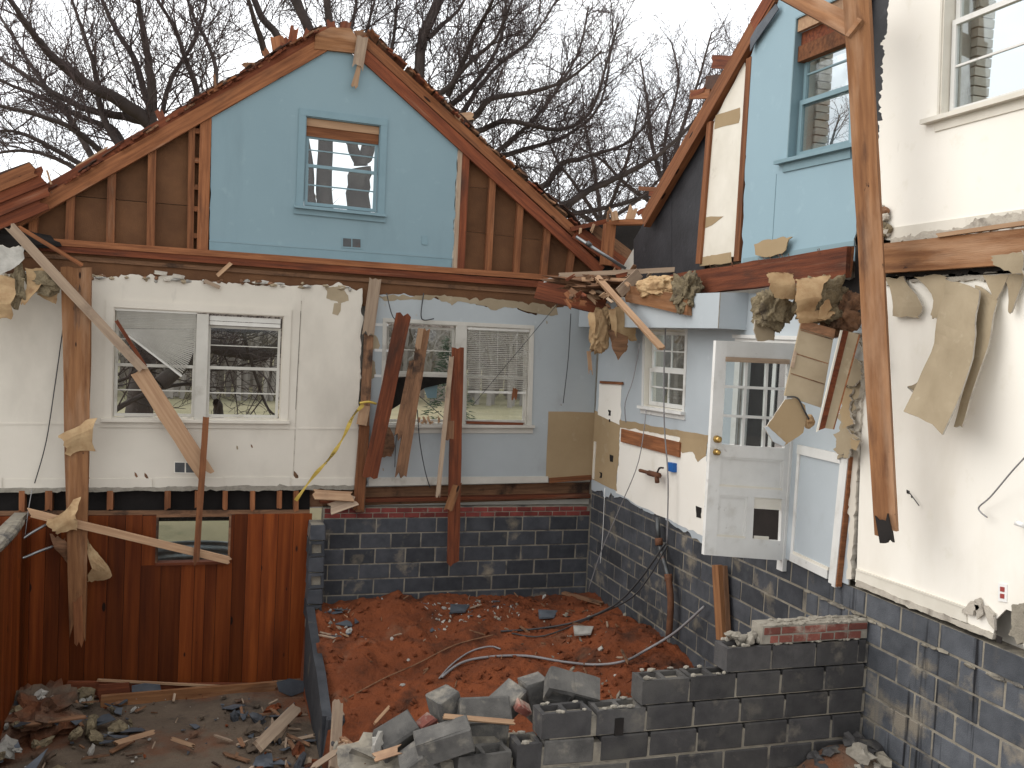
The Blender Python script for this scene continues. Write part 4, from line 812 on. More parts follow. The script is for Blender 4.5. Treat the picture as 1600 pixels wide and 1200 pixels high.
# ================================================================== second-floor beams along the right wall
bm_ = thing('floor_beam', 'long reddish floor beam along the right wall under the upstairs blue room', 'beam', (4.9, 8.5, 2.8))
XB = XR-.16
board('beam', PX(1322, 409, XB), PX(1010, 452, XB), .26, .045, 'redwood', bm_, n=NR, ends=(.0, .15), seed=2)
board('beam_flange', PX(1325, 409, XB+.05), PX(1322, 409, XB+.05), .26, .05, 'stud', bm_, n=NR)
for i in range(14): x = rr.uniform(1040, 1310); tube('bent_nail', [PX(x, ll((1010, 436), (1322, 391), x), XB), PX(x-rr.uniform(1, 6), ll((1010, 436), (1322, 391), x)-rr.uniform(4, 9), XB)], .003, 'rust', bm_, k=4)
b2 = thing('floor_beam', 'orange brown floor beam between the cream upstairs and downstairs walls at far right', 'beam', (4.95, 5, 2.8))
y0 = PX(1374, 405, XR-.10).y
board('beam', Vector((XR-.10, y0, PX(1374, 404, XR-.10).z)), Vector((XR-.10, 2.2, PX(1590, 386, XR-.10).z-.01)), .235, .06, 'timber', b2, n=NR)
board('top_shim', PX(1462, 368, XR-.12), PX(1600, 348, XR-.12), .03, .03, 'freshwood', b2, n=NR, ends=(.03, 0)); sheet('gap', [RW(*p, .01) for p in [(1336, 384), (1378, 376), (1378, 436), (1336, 440)]], NR, .03, ['black_and_shade']*2, b2)  # the gap is a black sheet in place of shade
box('dark_soffit', (XR-.02, 2.2, 2.66), (XR+.1, 6.5, 2.92), 'black_and_shade', b2)
# tall leaning timber with its knee brace
tt = thing('leaning_timber', 'tall weathered timber leaning down the right wall from roof to lower floor', 'timber', PX(1380, 840, 4.75))
board('post', PX(1334, -60, 4.62), PX(1384, 846, 4.70), .195, .09, 'timber', tt, n=(NR+NB*.8).normalized(), ends=(0, .12), taper=(1, .78), seed=12)
board('charred_tip', PX(1376, 800, 4.66), PX(1385, 850, 4.67), .09, .07, 'black_and_shade', tt, n=(NR+NB*.8).normalized(), ends=(.08, .05), seed=13)
board('knee_brace', PX(1205, -26, 4.66), PX(1336, 44, 4.60), .15, .06, 'timber', tt, n=(NR+NB*.8).normalized(), seed=14)
# ================================================================== collapsed corner: beam stubs, boards and torn paper where the roofs meet
vb = thing('valley_frame', 'dark corner framing with post and rafters where the two roofs met', 'roof frame', (4.9, 11.6, 3))
board('post', PY(955, 350, 11.7), PY(949, 414, 11.7), .15, .10, 'stud', vb); board('cross_beam', PY(948, 347, 11.75), PY(1010, 346, 11.3), .07, .12, 'stud', vb)
board('ridge_board', PY(893, 358, 11.9), PY(950, 345, 11.8), .06, .2, 'redwood', vb); board('hip_rafter', PY(900, 362, 11.95), PY(1000, 432, 11.9), .20, .06, 'redwood', vb); board('hip_rafter', PY(925, 356, 12.05), PY(1010, 420, 12.0), .16, .06, 'rotwood', vb)
sheet('back_sheathing', [PY(890, 352, 12.12), PY(960, 345, 12.12), PY(1030, 345, 12.12), PY(1030, 470, 12.12), PY(890, 450, 12.12)], NB, .03, ['black_and_shade']*2, vb)
for x, y, x2, y2, w, m in ((962, 344, 958, 322, .10, 'freshwood'), (984, 344, 992, 320, .12, 'freshwood'), (950, 346, 952, 328, .03, 'rotwood'), (997, 334, 1010, 325, .06, 'redwood'), (908, 356, 906, 372, .025, 'freshwood'), (929, 350, 923, 366, .03, 'freshwood')): board('splinter', PY(x, y, 11.6), PY(x2, y2, 11.6), w, .03, m, vb, ends=(0, .08), seed=x)
pipe = thing('vent_pipe', 'thin grey metal pipe slanting across the dark roof corner', 'pipe', PY(975, 418, 11.3)); tube('tube', [PY(900, 370, 11.6), PY(978, 420, 11.3)], .022, 'steel', pipe, k=8); tube('coupling', [PY(917, 379, 11.53), PY(923, 384, 11.5)], .034, 'dark_metal', pipe, k=8)
jb = thing('broken_joist', 'broken red brown joist end sticking out over the pale blue corner', 'joist', PY(940, 470, 11.0))
board('joist', PY(838, 452, 11.6), PY(948, 478, 10.9), .24, .05, 'redwood', jb, ends=(.0, .04), seed=5); board('splintered_top', PY(885, 448, 11.2), PY(940, 466, 10.92), .06, .03, 'freshwood', jb, ends=(.1, .12), seed=7)
jb2 = thing('broken_joist', 'short splintered joist stub lying above the soffit front', 'joist', PY(1040, 480, 9.7)); board('joist', PX(1076, 478, 4.76), PX(975, 458, 4.76), .20, .05, 'timber', jb2, n=NR, ends=(.06, .1), seed=6)
def loose(name, label, cat, a, b, w, t, mat, n=NB, **k):
    o = board(name, a, b, w, t, mat, None, n=n, **k); return tag(o, label, cat, k.get('group'))
loose('loose_batten', 'long thin batten lying along the top of the ruined corner', 'batten', PY(872, 430, 11.2), PY(1078, 420, 9.9), .06, .03, 'greywood', ends=(.03, .05), seed=1)
loose('loose_batten', 'broken batten jutting diagonally down past the small window', 'batten', PY(932, 430, 10.6), PY(1037, 545, 9.3), .075, .035, 'freshwood', ends=(.03, .05), seed=2)
loose('loose_plank', 'short grey plank propped among the splinters of the ruined corner', 'plank', PY(1000, 426, 10.3), PY(968, 458, 10.2), .13, .02, 'greywood', seed=3)
loose('loose_batten', 'thin pale batten lying level inside the ruined corner', 'batten', PY(938, 436, 10.7), PY(985, 437, 10.4), .035, .03, 'freshwood', seed=4)
loose('loose_batten', 'white painted sliver lying at the left end of the ruined corner', 'batten', PY(846, 440, 11.3), PY(884, 431, 11.3), .04, .012, 'white_trim', ends=(.05, .03), seed=5)
loose('loose_batten', 'thin stick pointing up beside the broken joist', 'batten', PY(896, 438, 11.0), PY(912, 460, 10.95), .02, .02, 'greywood', seed=6)
for i in range(52):
    x, y = rr.uniform(880, 1040), rr.uniform(430, 474); a = rr.uniform(-1, 1); L = rr.uniform(8, 26); yy = rr.uniform(10.1, 11.2)
    o = board('splinter', PY(x, y, yy), PY(x+L*math.cos(a), y+L*math.sin(a), yy-.1), rr.uniform(.02, .07), .015, rr.choice(('freshwood', 'stud', 'greywood', 'rotwood', 'redwood')), None, ends=(.03, .06), seed=i)
    tag(o, ('long ' if L > 17 else 'short ')+{'freshwood': 'pale', 'stud': 'brown', 'greywood': 'grey', 'rotwood': 'dark', 'redwood': 'reddish'}[o.data.materials[0].name]+' splinter in the '+('left' if x < 930 else 'middle' if x < 985 else 'right')+' of the collapsed ceiling corner', 'splinter', 'splinters in the ruined ceiling corner')
o = lump('rubble_bed', PY(965, 448, 10.8), (.75, .25, .10), 'rotwood', seed=8, rough=.5, sub=4, freq=3); tag(o, 'dark matted dust and chips filling the ruined ceiling corner', 'debris')
# ================================================================== insulation
def batt(label, c, size, mat, seed, rot=0., facing=None, rough=.22, boxy=.75):
    t = thing('insulation', label, 'insulation', c); w_ = lump('wool', c, size, mat, t, seed, rough, 5, rot, 2.2, boxy, True)
    for f_ in (facing or ()): grid_sheet('paper_facing', f_[0], f_[1], .005, ['kraft', 'kraft', 'kraft'], w_, 14, 20, seed, f_[2] if len(f_) > 2 else .03, .10)
    return t
batt('tan insulation roll hanging at the broken joist in the ruined corner', PY(938, 516, 10.72), (.12, .11, .27), 'kraft', 3, .08, [([PY(921, 486, 10.66), PY(919, 505, 10.64), PY(924, 520, 10.66)], [PY(930, 486, 10.6), PY(930, 505, 10.58), PY(928, 522, 10.6)])])
batt('brown paper faced insulation hanging behind the tan roll in the ruined corner', PY(976, 500, 10.62), (.14, .08, .17), 'rotwood', 5, .1, [([PY(960, 478, 10.5), PY(963, 500, 10.46), PY(961, 528, 10.5)], [PY(1000, 478, 10.5), PY(997, 505, 10.44), PY(995, 534, 10.5)], .05), ([PY(950, 482, 10.5), PY(954, 505, 10.46), PY(958, 530, 10.5)], [PY(962, 482, 10.45), PY(964, 508, 10.42), PY(962, 530, 10.46)], .03)])
o = sheet('torn_felt', [PY(*p, 10.44) for p in jag([(950, 516), (968, 520), (982, 526), (980, 546), (972, 554), (966, 563), (956, 540)], 1.2, 6, 3)], NB, .01, ['rotwood']*2); tag(o, 'dark torn point of felt hanging below the insulation', 'felt')
o = board('wood_sliver', PY(920, 548, 10.8), PY(924, 590, 10.8), .05, .015, 'freshwood', None, ends=(.03, .12), seed=4); tag(o, 'orange wood sliver dangling against the pale blue corner', 'sliver')
batt('yellowish insulation wad lying on the soffit top', PX(1030, 450, 4.85), (.14, .40, .13), 'kraft', 7)
batt('grey brown insulation wad at the soffit end', PX(1072, 458, 4.82), (.11, .19, .18), 'batt', 9, 0, None, .35)
batt('mossy grey insulation clump below the beam left of the pale wad', PY(1208, 482, 6.62), (.13, .12, .15), 'batt', 11, .2, [([PY(1200, 432, 6.42), PY(1206, 448, 6.38), PY(1216, 468, 6.4)], [PY(1238, 430, 6.42), PY(1242, 450, 6.36), PY(1240, 472, 6.4)], .05)], .34)
batt('large paper faced insulation clump hanging below the beam beside the tall timber', PY(1284, 470, 6.45), (.19, .14, .18), 'batt', 13, -.1, [([PY(1243, 438, 6.36), PY(1242, 468, 6.24), PY(1244, 500, 6.32)], [PY(1298, 426, 6.36), PY(1284, 462, 6.20), PY(1276, 494, 6.30)], .045), ([PY(1240, 488, 6.3), PY(1242, 500, 6.28), PY(1246, 508, 6.3)], [PY(1300, 488, 6.3), PY(1296, 500, 6.26), PY(1290, 504, 6.3)], .05)], .34)
batt('dark insulation clump sagging to the right behind the tall timber', PY(1316, 492, 6.4), (.12, .10, .16), 'rotwood', 15, .4, None, .4)
o = sheet('torn_kraft', [PY(*p, 6.28) for p in jag([(1282, 480), (1296, 468), (1298, 476), (1290, 500), (1278, 498)], 1, 5, 5)], NB, .008, ['kraft']*2); tag(o, 'orange kraft paper flap on the large insulation clump', 'paper')
o = sheet('dark_cavity', [RW(*p, .012) for p in jag([(1300, 440), (1345, 436), (1344, 512), (1322, 505), (1306, 480)], 2, 8, 6)], NR, .01, ['black_and_shade']*2); tag(o, 'painted shade of the hollow behind the insulation beside the tall timber', 'cavity')  # black sheet painting the shade inside the hollow
# ================================================================== hanging ceiling boards beside the door
hb = thing('ceiling_board', 'tan ribbed ceiling board hanging over the door top', 'board', PY(1260, 570, 6.33))
cbq = quad([PY(1252, 503, 6.38), PY(1304, 518, 6.28), PY(1283, 637, 6.23), PY(1226, 618, 6.33)])
qp('board', cbq, 0, 0, 1, 1, NB, 0, .014, 'drywall_paper', hb)
for v0 in (.10, .42, .69): qp('score_line', cbq, .03, v0, .97, v0+.012, NB, .003, .004, 'rotwood', hb)
qp('edge_strip', cbq, -.03, .40, .05, .62, NB, .012, .012, 'greywood', hb); qp('top_strip', cbq, 0, -.03, 1, .09, NB, .008, .01, 'rotwood', hb)
ch = thing('cove_strip', 'two sided cove strip in cream and red wood hanging beside the ceiling board', 'moulding', PY(1300, 600, 6.18))
c2 = quad([PY(1316, 516, 6.22), PY(1326, 518, 6.24), PY(1289, 669, 6.15), PY(1278, 673, 6.13)]); qp('red_side', c2, 0, 0, 1, 1, NB, 0, .008, 'redwood', ch)
c3 = quad([PY(1326, 518, 6.24), PY(1344, 523, 6.20), PY(1303, 671, 6.11), PY(1289, 669, 6.15)]); qp('pale_side', c3, 0, 0, 1, 1, NB, 0, .008, 'drywall_paper', ch); qp('paint_edge', c3, .88, 0, 1, 1, NB, .004, .008, 'stud', ch)
c4 = quad([PY(1314, 516, 6.21), PY(1317, 516, 6.21), PY(1279, 673, 6.12), PY(1276, 675, 6.12)]); qp('edge', c4, 0, 0, 1, 1, NB, 0, .01, 'cream_trim', ch)
tn = thing('drywall_shard', 'tan drywall shard with blue painted lower edge hanging over the door glass', 'drywall', PY(1230, 660, 6.28))
sheet('shard', [PY(*p, 6.26) for p in jag([(1227, 624), (1244, 622), (1258, 633), (1260, 652), (1255, 676), (1238, 688), (1226, 696), (1197, 668)], .8, 8, 7)], (NB+Vector((0, 0, .25))).normalized(), .014, ['tan_paper', 'gypsum'], tn)
sheet('painted_edge', [PY(*p, 6.24) for p in jag([(1194, 668), (1200, 666), (1228, 692), (1224, 698), (1208, 690)], .6, 8, 8)], NB, .014, ['pale_blue_paint', 'gypsum'], tn)
lump('torn_knob', PY(1264, 658, 6.28), (.045, .04, .06), 'kraft', tn, 3, .4, 2); tube('cord', [PY(1230, 620, 6.25), PY(1246, 622, 6.24), PY(1256, 640, 6.24), PY(1264, 655, 6.25)], .007, 'cable_dark', tn)
o = sheet('drywall_shard', [PY(*p, 6.63) for p in jag([(1180, 500), (1212, 498), (1210, 532), (1184, 533), (1178, 515)], .8, 8, 9)], NB, .014, ['drywall_paper', 'gypsum']); tag(o, 'tan drywall shard standing behind the door top', 'drywall')
# ================================================================== strips hanging on the cream wall
def strip(label, left, right, mats, seed, nu=7, nv=16, torn=.03, cr_=.022):
    o = grid_sheet('drywall_strip', left, right, .013, mats, None, nu, nv, seed, cr_, torn); return tag(o, label, 'drywall')
F3 = ['drywall_paper', 'cream_paint', 'gypsum']
H = lambda x, y, o: PX(x, y, XR-o)
strip('long bent drywall strip hanging paper side out on the cream wall', [H(1478, 436, .06), H(1466, 500, .12), H(1446, 570, .22), H(1412, 642, .34)], [H(1530, 448, .10), H(1524, 520, .18), H(1508, 600, .28), H(1474, 680, .38)], F3, 1, 6, 14, .02)
strip('second drywall strip hanging just behind the long bent strip', [H(1522, 440, .04), H(1524, 510, .08), H(1516, 580, .15), H(1494, 668, .22)], [H(1556, 462, .04), H(1552, 500, .09), H(1536, 560, .15), H(1504, 672, .22)], F3, 2, 4, 12, .03)
strip('narrow pale drywall strip hanging at the left of the cream wall below the beam', [H(1385, 432, .02), H(1392, 470, .05), H(1392, 495, .05)], [H(1412, 430, .02), H(1436, 470, .06), H(1432, 498, .05)], F3, 3, 5, 8, .10)
strip('torn drywall flap left of the long bent strip', [H(1432, 430, .02), H(1454, 460, .05), H(1452, 496, .06)], [H(1482, 428, .02), H(1474, 465, .05), H(1462, 500, .05)], F3, 4, 5, 8, .12)
strip('curled drywall flap at the upper right of the cream wall', [H(1535, 425, .03), H(1545, 450, .05), H(1548, 468, .05)], [H(1572, 422, .03), H(1562, 450, .05), H(1552, 470, .05)], F3, 5, 4, 8, .10)
strip('pointed drywall flap hanging at the right edge below the beam', [H(1565, 425, .03), H(1572, 460, .05), H(1576, 490, .05)], [H(1600, 420, .03), H(1590, 460, .05), H(1580, 492, .05)], F3, 6, 4, 8, .08)
strip('yellowed torn paper folded over the beam at the right edge', [H(1548, 402, .18), H(1580, 394, .20), H(1600, 392, .2)], [H(1552, 412, .19), H(1576, 424, .2), H(1604, 434, .2)], ['kraft', 'drywall_paper', 'gypsum'], 7, 5, 8, .15, .03)
strip('small white flap left of the long strip near its lower end', [H(1416, 604, .14), H(1424, 602, .10), H(1434, 596, .06)], [H(1424, 614, .16), H(1432, 618, .10), H(1440, 612, .06)], ['cream_paint', 'drywall_paper', 'gypsum'], 8, 4, 5, .06)
# torn ragged edge under the far right beam
e_ = [RW(*p, .02) for p in jag([(1374, 432), (1480, 428), (1600, 420), (1600, 432), (1480, 440), (1374, 442)], 2.6, 6, 23)]
o = sheet('torn_ceiling_edge', e_, NR, .04, ['gypsum']*2); tag(o, 'ragged line of torn ceiling plaster under the far right beam', 'plaster')
# ================================================================== the open door
door = thing('door', 'white panelled door with nine panes standing open beside the hanging debris', 'door', (4.7, 7.36, 0))
DQ = quad([PY(1117, 532, 7.30), PY(1247, 537, 7.36), PY(1233, 876, 7.36), PY(1098, 866, 7.30)])
def dp(nm, u0, v0, u1, v1, front, dep, mat='white_trim', par=None): return qp(nm, DQ, u0, v0, u1, v1, NB, front, dep, mat, par or door)
gt, gb = .075, .48
for a in (dp('stile', 0, 0, .13, 1, .022, .044), dp('stile', .87, 0, 1, 1, .022, .044), dp('top_rail', .13, 0, .87, gt, .022, .044), dp('lock_rail', .13, gb, .87, gb+.055, .022, .044), dp('mid_rail', .13, .675, .87, .715, .022, .044), dp('bottom_rail', .13, .91, .87, 1, .022, .044), dp('centre_stile', .46, .715, .54, .91, .022, .044)): pass
pn = [dp('panel', .13, gb+.055, .87, .675, .006, .012), dp('panel', .13, .715, .46, .91, .006, .012)]; dp('panel', .54, .715, .87, .768, .006, .012, 'cream_trim'); dp('panel_splinter', .57, .895, .74, .91, .008, .012, 'cream_trim')
for (a, b, c, d), pr in zip(((.13, gb+.055, .87, .675), (.13, .715, .46, .91)), pn):
    dp('moulding', a, b, c, b+.010, .016, .012, 'white_trim', pr); dp('moulding', a, d-.010, c, d, .016, .012, 'cream_trim', pr); dp('moulding', a, b+.010, a+.02, d-.010, .015, .012, 'white_trim', pr); dp('moulding', c-.02, b+.010, c, d-.010, .015, .012, 'white_trim', pr)
for i in (1, 2):
    u = .13+.74*i/3; dp('muntin', u-.014, gt, u+.014, gb, .018, .03); v = gt+(gb-gt)*i/3; dp('muntin', .13, v-.006, .87, v+.006, .0165, .03)
for i in range(3):
    for j in range(3): dp('pane', .13+.74*i/3+.012, gt+(gb-gt)*j/3+.005, .13+.74*(i+1)/3-.012, gt+(gb-gt)*(j+1)/3-.005, .0, .003, 'glass')
for y, r_ in ((.455, .030), (.515, .026)):
    c = DQ(.065, y)+NB*.022; v, f_ = tube_data([c, c+NB*.012, c+NB*.03, c+NB*.05, c+NB*.058], [r_*1.1, r_*1.15, r_*.7, r_*1.0, r_*.5], 12); mesh_obj('knob', v, f_, 'brass', door, smooth=True)
dp('blind_rail', .12, gt-.002, .88, gt+.02, .035, .02, 'greywood')
for v in (.12, .5, .86): dp('hinge', .995, v, 1.02, v+.035, .012, .02, 'brass')
# ================================================================== loose timbers in front of the left room
lp = thing('hanging_post', 'thick orange brown post hanging down past the left wall to a broken point', 'timber', BW(122, 1000, .3))
board('post', BW(119, 416, .30), BW(121, 1012, .32), .325, .05, 'timber', lp, ends=(.06, .30), taper=(1.0, .52), seed=4)
board('split_end', BW(121, 930, .34), BW(124, 1022, .34), .10, .03, 'stud', lp, ends=(.1, .2), seed=6)
board('dark_streak', BW(122, 440, .304), BW(120, 520, .304), .07, .004, 'rotwood', lp, ends=(.2, .25), seed=7); board('dark_streak', BW(123, 720, .306), BW(124, 745, .306), .08, .004, 'rotwood', lp, ends=(.06, .06), seed=8)
def paper(label, pairs, seed, mats=('kraft',)*3, nu=6, nv=9, torn=.15, c_=.05):
    o = grid_sheet('torn_paper', [p[0] for p in pairs], [p[1] for p in pairs], .006, list(mats), None, nu, nv, seed, c_, torn); return tag(o, label, 'paper')
paper('torn tan paper wad wrapped round the hanging post at window sill height', [(BW(92, 680, .38), BW(150, 650, .36)), (BW(100, 690, .40), BW(148, 670, .40)), (BW(104, 706, .38), BW(150, 700, .36)), (BW(112, 716, .36), BW(152, 706, .34))], 3)
paper('torn kraft paper bunched round the hanging post above the pine boarding', [(BW(74, 812, .36), BW(122, 775, .40)), (BW(80, 826, .42), BW(124, 806, .44)), (BW(92, 834, .40), BW(122, 832, .42))], 5, c_=.07)
paper('brown paper facing hanging right of the post in front of the pine boarding', [(BW(136, 838, .25), BW(150, 860, .22)), (BW(138, 868, .26), BW(174, 896, .22)), (BW(137, 918, .24), BW(160, 908, .22))], 8)
paper('dark insulation facing hanging left of the post in front of the pine boarding', [(BW(76, 832, .22), BW(100, 836, .22)), (BW(84, 856, .24), BW(104, 860, .22)), (BW(96, 872, .2), BW(108, 884, .2))], 9, ('rotwood',)*3)
# torn ceiling remains at the far left
cl = thing('ceiling_remnant', 'torn white ceiling drywall with paper hanging at the far left edge', 'drywall', BW(20, 430, .5))
sheet('drywall', [BW(*p, .5) for p in jag([(-70, 378), (20, 386), (40, 384), (38, 404), (20, 420), (0, 430), (-70, 430)], 2, 9, 3)], (NB+Vector((0, 0, -.4))).normalized(), .014, ['plaster_bit', 'gypsum'], cl)
grid_sheet('paper', [BW(-40, 425, .5), BW(-36, 460, .52), BW(-30, 500, .5)], [BW(18, 432, .5), BW(20, 466, .54), BW(22, 506, .5)], .006, ['kraft']*3, cl, 6, 10, 4, .07, .12); grid_sheet('paper', [BW(36, 414, .4), BW(38, 450, .42), BW(36, 478, .4)], [BW(64, 416, .4), BW(62, 440, .44), BW(44, 480, .4)], .006, ['kraft']*3, cl, 5, 9, 5, .06, .12)
grid_sheet('paper', [BW(56, 456, .3), BW(62, 462, .3), BW(72, 470, .3)], [BW(86, 452, .3), BW(88, 466, .3), BW(88, 478, .3)], .006, ['kraft']*3, cl, 5, 7, 6, .04, .12)
lump('wool', BW(72, 440, .34), (.16, .07, .13), 'batt', cl, 3, .6, 3); lump('wool', BW(26, 446, .42), (.07, .07, .2), 'batt', cl, 5, .7, 3)
lump('dark_gap', BW(0, 372, .05), (.55, .05, .13), 'black_and_shade', cl, 6, .3, 3)  # black lump painting the shade under the roof end
# left end of the roof: deck boards over the lowest rafter
le = thing('roof_remnant', 'broken roof boards piled over the low left end of the gable', 'roof', BW(30, 320, .2))
for k, (a, b, w, m) in enumerate((((-60, 312), (58, 262), .16, 'stud'), ((-60, 326), (72, 272), .20, 'redwood'), ((-60, 345), (78, 288), .22, 'redwood'), ((-60, 366), (70, 312), .22, 'redwood'))): board('deck_board', BW(*a, .30-.03*k), BW(*b, .30-.03*k), w, .03, m, le, ends=(0, .08), seed=k)
board('shingle', BW(-60, 298, .2), BW(52, 258, .2), .10, .2, 'shingle', le, ends=(0, .05), seed=8); board('splinter', BW(73, 266, .3), BW(80, 288, .3), .02, .015, 'freshwood', le, seed=9)
# loose boards
loose('loose_plank', 'long narrow plank slanting from the left ceiling towards the window', 'plank', BW(12, 350, .55), BW(226, 580, .30), .105, .025, 'greywood', ends=(.06, .05), seed=1)
loose('loose_batten', 'thin batten slanting just above the long narrow plank', 'batten', BW(28, 354, .45), BW(131, 416, .36), .045, .03, 'stud', ends=(.03, .03), seed=2)
loose('loose_plank', 'wide pale plank slanting down across the left window sill', 'plank', BW(216, 578, .26), BW(326, 748, .20), .20, .022, 'freshwood', ends=(.03, .16), seed=3)
loose('loose_batten', 'short thin lath beside the slanting plank on the left window', 'batten', BW(181, 500, .3), BW(228, 574, .27), .04, .02, 'redwood', ends=(.03, .02), seed=4)
loose('loose_batten', 'upright thin stick standing in front of the small basement window', 'batten', BW(322, 650, .35), BW(306, 885, .35), .072, .04, 'stud', ends=(.02, .08), seed=5)
loose('loose_batten', 'long pale stick slanting across the pine boarding and small window', 'batten', BW(40, 800, .40), BW(366, 878, .24), .09, .035, 'freshwood', ends=(.08, .10), seed=6)
# kitchen window boards
loose('loose_plank', 'reddish board leaning at the left of the right room window', 'plank', BW(632, 488, .45), BW(578, 748, .30), .19, .04, 'redwood', ends=(.08, .05), seed=7)
wd = thing('rotten_board', 'dark rotten double board hanging across the right room window', 'plank', BW(630, 745, .3)); board('board', BW(664, 512, .38), BW(626, 750, .34), .14, .05, 'rotwood', wd, ends=(.06, .10), seed=8); board('second_board', BW(648, 560, .36), BW(622, 690, .34), .12, .03, 'rotwood', wd, ends=(.10, .12), seed=9); board('pale_strip', BW(658, 512, .42), BW(652, 548, .42), .07, .02, 'freshwood', wd, ends=(.02, .06), seed=10)
rb = thing('red_plank', 'long red brown plank standing across the window down to the block wall', 'plank', BW(708, 885, .3)); board('board', BW(716, 540, .36), BW(708, 888, .30), .155, .045, 'redwood', rb, ends=(.05, .12), seed=11); board('shadow_board', BW(706, 575, .34), BW(703, 690, .34), .10, .03, 'rotwood', rb, ends=(.05, .05), seed=12)
loose('loose_batten', 'thin brown lath standing left of the long red plank', 'batten', BW(706, 556, .42), BW(684, 780, .36), .055, .025, 'greywood', ends=(.02, .12), seed=13)
loose('loose_plank', 'short board end leaning over the brick course below the red plank', 'plank', BW(716, 752, .32), BW(700, 800, .34), .11, .03, 'timber', ends=(.02, .05), seed=14)
for i, (a, b, w, m, l) in enumerate((((488, 772), (555, 776), .14, 'freshwood', 'flat board scrap lying on the block pier top'), ((514, 796), (558, 780), .16, 'greywood', 'angled pale board scrap on the block pier top'))): loose('board_scrap', l, 'plank', BW(*a, .25), BW(*b, .2), w, .02, m, n=(NB+UPV*.8).normalized(), ends=(.06, .06), seed=30+i)
fl = thing('felt_flap', 'dark curled felt hanging behind the leaning reddish board', 'felt', BW(600, 700, .15)); grid_sheet('felt', [BW(590, 660, .2), BW(586, 690, .24), BW(592, 716, .2)], [BW(606, 668, .12), BW(616, 690, .14), BW(612, 714, .12)], .006, ['rotwood', 'black_and_shade', 'rotwood'], fl, 5, 8, 3, .03, .1)
loose('loose_batten', 'light board standing upright against the right block wall', 'batten', PX(1117, 882, 5.02), PX(1124, 1000, 5.02), .13, .05, 'timber', n=NR, ends=(.01, 0), seed=33); loose('loose_batten', 'dark board edge standing behind the upright light board on the right', 'batten', PX(1128, 884, 5.07), PX(1134, 1000, 5.07), .05, .05, 'rotwood', n=NR, seed=34)
# ================================================================== blinds
def slats(name, rows, mat, parent, w=.02):
    vs = []; fs = []
    for a, b in rows:
        d = Vector((0, -.004, w*.5)); k = len(vs); vs += [a+d, b+d, b-d+Vector((0, .010, 0)), a-d+Vector((0, .010, 0))]; fs.append((k, k+1, k+2, k+3))
    o = mesh_obj(name, vs, fs, mat, parent); o['kind'] = 'stuff'; m = o.modifiers.new('t', 'SOLIDIFY'); m.thickness = .0015; return o
bl = thing('window_blind', 'collapsed white venetian blind fanned out in the left window', 'blind', BW(240, 485, .01))
rows = [(BW(183, 486+2.6*i, -.012), BW(306, 489+2.4*i, -.012)) for i in range(11)]
for i in range(26):
    t = i/25; rows.append((BW(184+t*18, 515+t*8, -.012), BW(308-26*t**2.0, 516+72*t, -.010)))
slats('slats', rows, 'blind', bl, .017); board('head_rail', BW(180, 483, -.005), BW(308, 489, -.005), .03, .02, 'blind', bl); board('bottom_rail', BW(200, 524, .0), BW(284, 588, .0), .022, .012, 'blind', bl)
bl2 = thing('window_blind', 'hanging white venetian blind covering the upper right kitchen window half', 'blind', BW(775, 515, .01))
rows = [(BW(731, 516+3.0*i, -.012), BW(826, 520+2.95*i, -.012)) for i in range(31)]
slats('slats', rows, 'blind', bl2, .012); board('head_rail', BW(730, 513, -.005), BW(827, 517, -.005), .03, .02, 'blind', bl2); board('bottom_rail', BW(731, 612, -.005), BW(822, 614, -.005), .03, .015, 'blind', bl2)
for x in (750, 778, 808): tube('cord', [BW(x, 516, .0), BW(x-1, 612, .0)], .002, 'blind', bl2, k=4)
o = board('leaf_scrap', BW(806, 604, .05), BW(803, 626, .05), .07, .01, 'stud', None, ends=(.06, .06), seed=3); tag(o, 'orange scrap stuck on the right room window beside the blind', 'scrap')
o = board('sill_debris', BW(728, 660, .02), BW(822, 663, .02), .035, .04, 'redwood', None, ends=(.05, .05), seed=4); tag(o, 'splintered strip lying on the right room window sill', 'strip')
for i in range(7): x = rr.uniform(650, 690); o = board('sill_splinter', BW(x, 662, .03), BW(x+rr.uniform(-12, 12), 652+rr.uniform(-4, 6), .03), .03, .012, 'freshwood', None, ends=(.02, .05), seed=i); tag(o, 'small pale splinter on the right room window sill', 'splinter', 'splinters on the window sill')
o = sheet('awning_scrap', [BW(*p, -.30) for p in [(612, 640), (618, 590), (662, 586), (702, 590), (700, 598), (664, 606), (640, 622)]], NB, .01, ['black_and_shade']*2); tag(o, 'black torn sheet hanging outside the right room window', 'sheet')
o = sheet('teal_scrap', [BW(*p, -.34) for p in [(662, 606), (684, 600), (682, 622), (668, 622)]], NB, .01, ['blue_trim']*2); tag(o, 'teal sheet scrap behind the right room window', 'sheet')
# ================================================================== wires, hoses, pipes, tape
def wire(label, pts, r=.006, mat='cable_dark', cat='wire', name='hanging_wire', sm=5): return tag(tube(name, pts, r, mat, None, 5, sm), label, cat)
wire('thin wire hanging down the left cream wall beside the post', [BW(98, 515, .05), BW(86, 600, .06), BW(72, 690, .06), BW(54, 755, .06)], .007)
wire('pale thin wire hanging below the left wall in front of the pine boarding', [BW(50, 765, .1), BW(44, 800, .3), BW(36, 860, .4)], .005, 'cable_grey')
wire('metal conduit bent in a hairpin at the left of the pine boarding', [BW(72, 820, .3), BW(44, 836, .4), BW(27, 850, .45), BW(26, 866, .45), BW(34, 872, .45), BW(60, 862, .4), BW(82, 854, .3)], .017, 'steel', 'conduit', 'bent_conduit')
wire('grey cable trailing down from the hairpin conduit at far left', [BW(33, 873, .45), BW(28, 900, .5), BW(14, 940, .6), BW(-8, 985, .7)], .010, 'cable_grey', 'cable', 'trailing_cable')
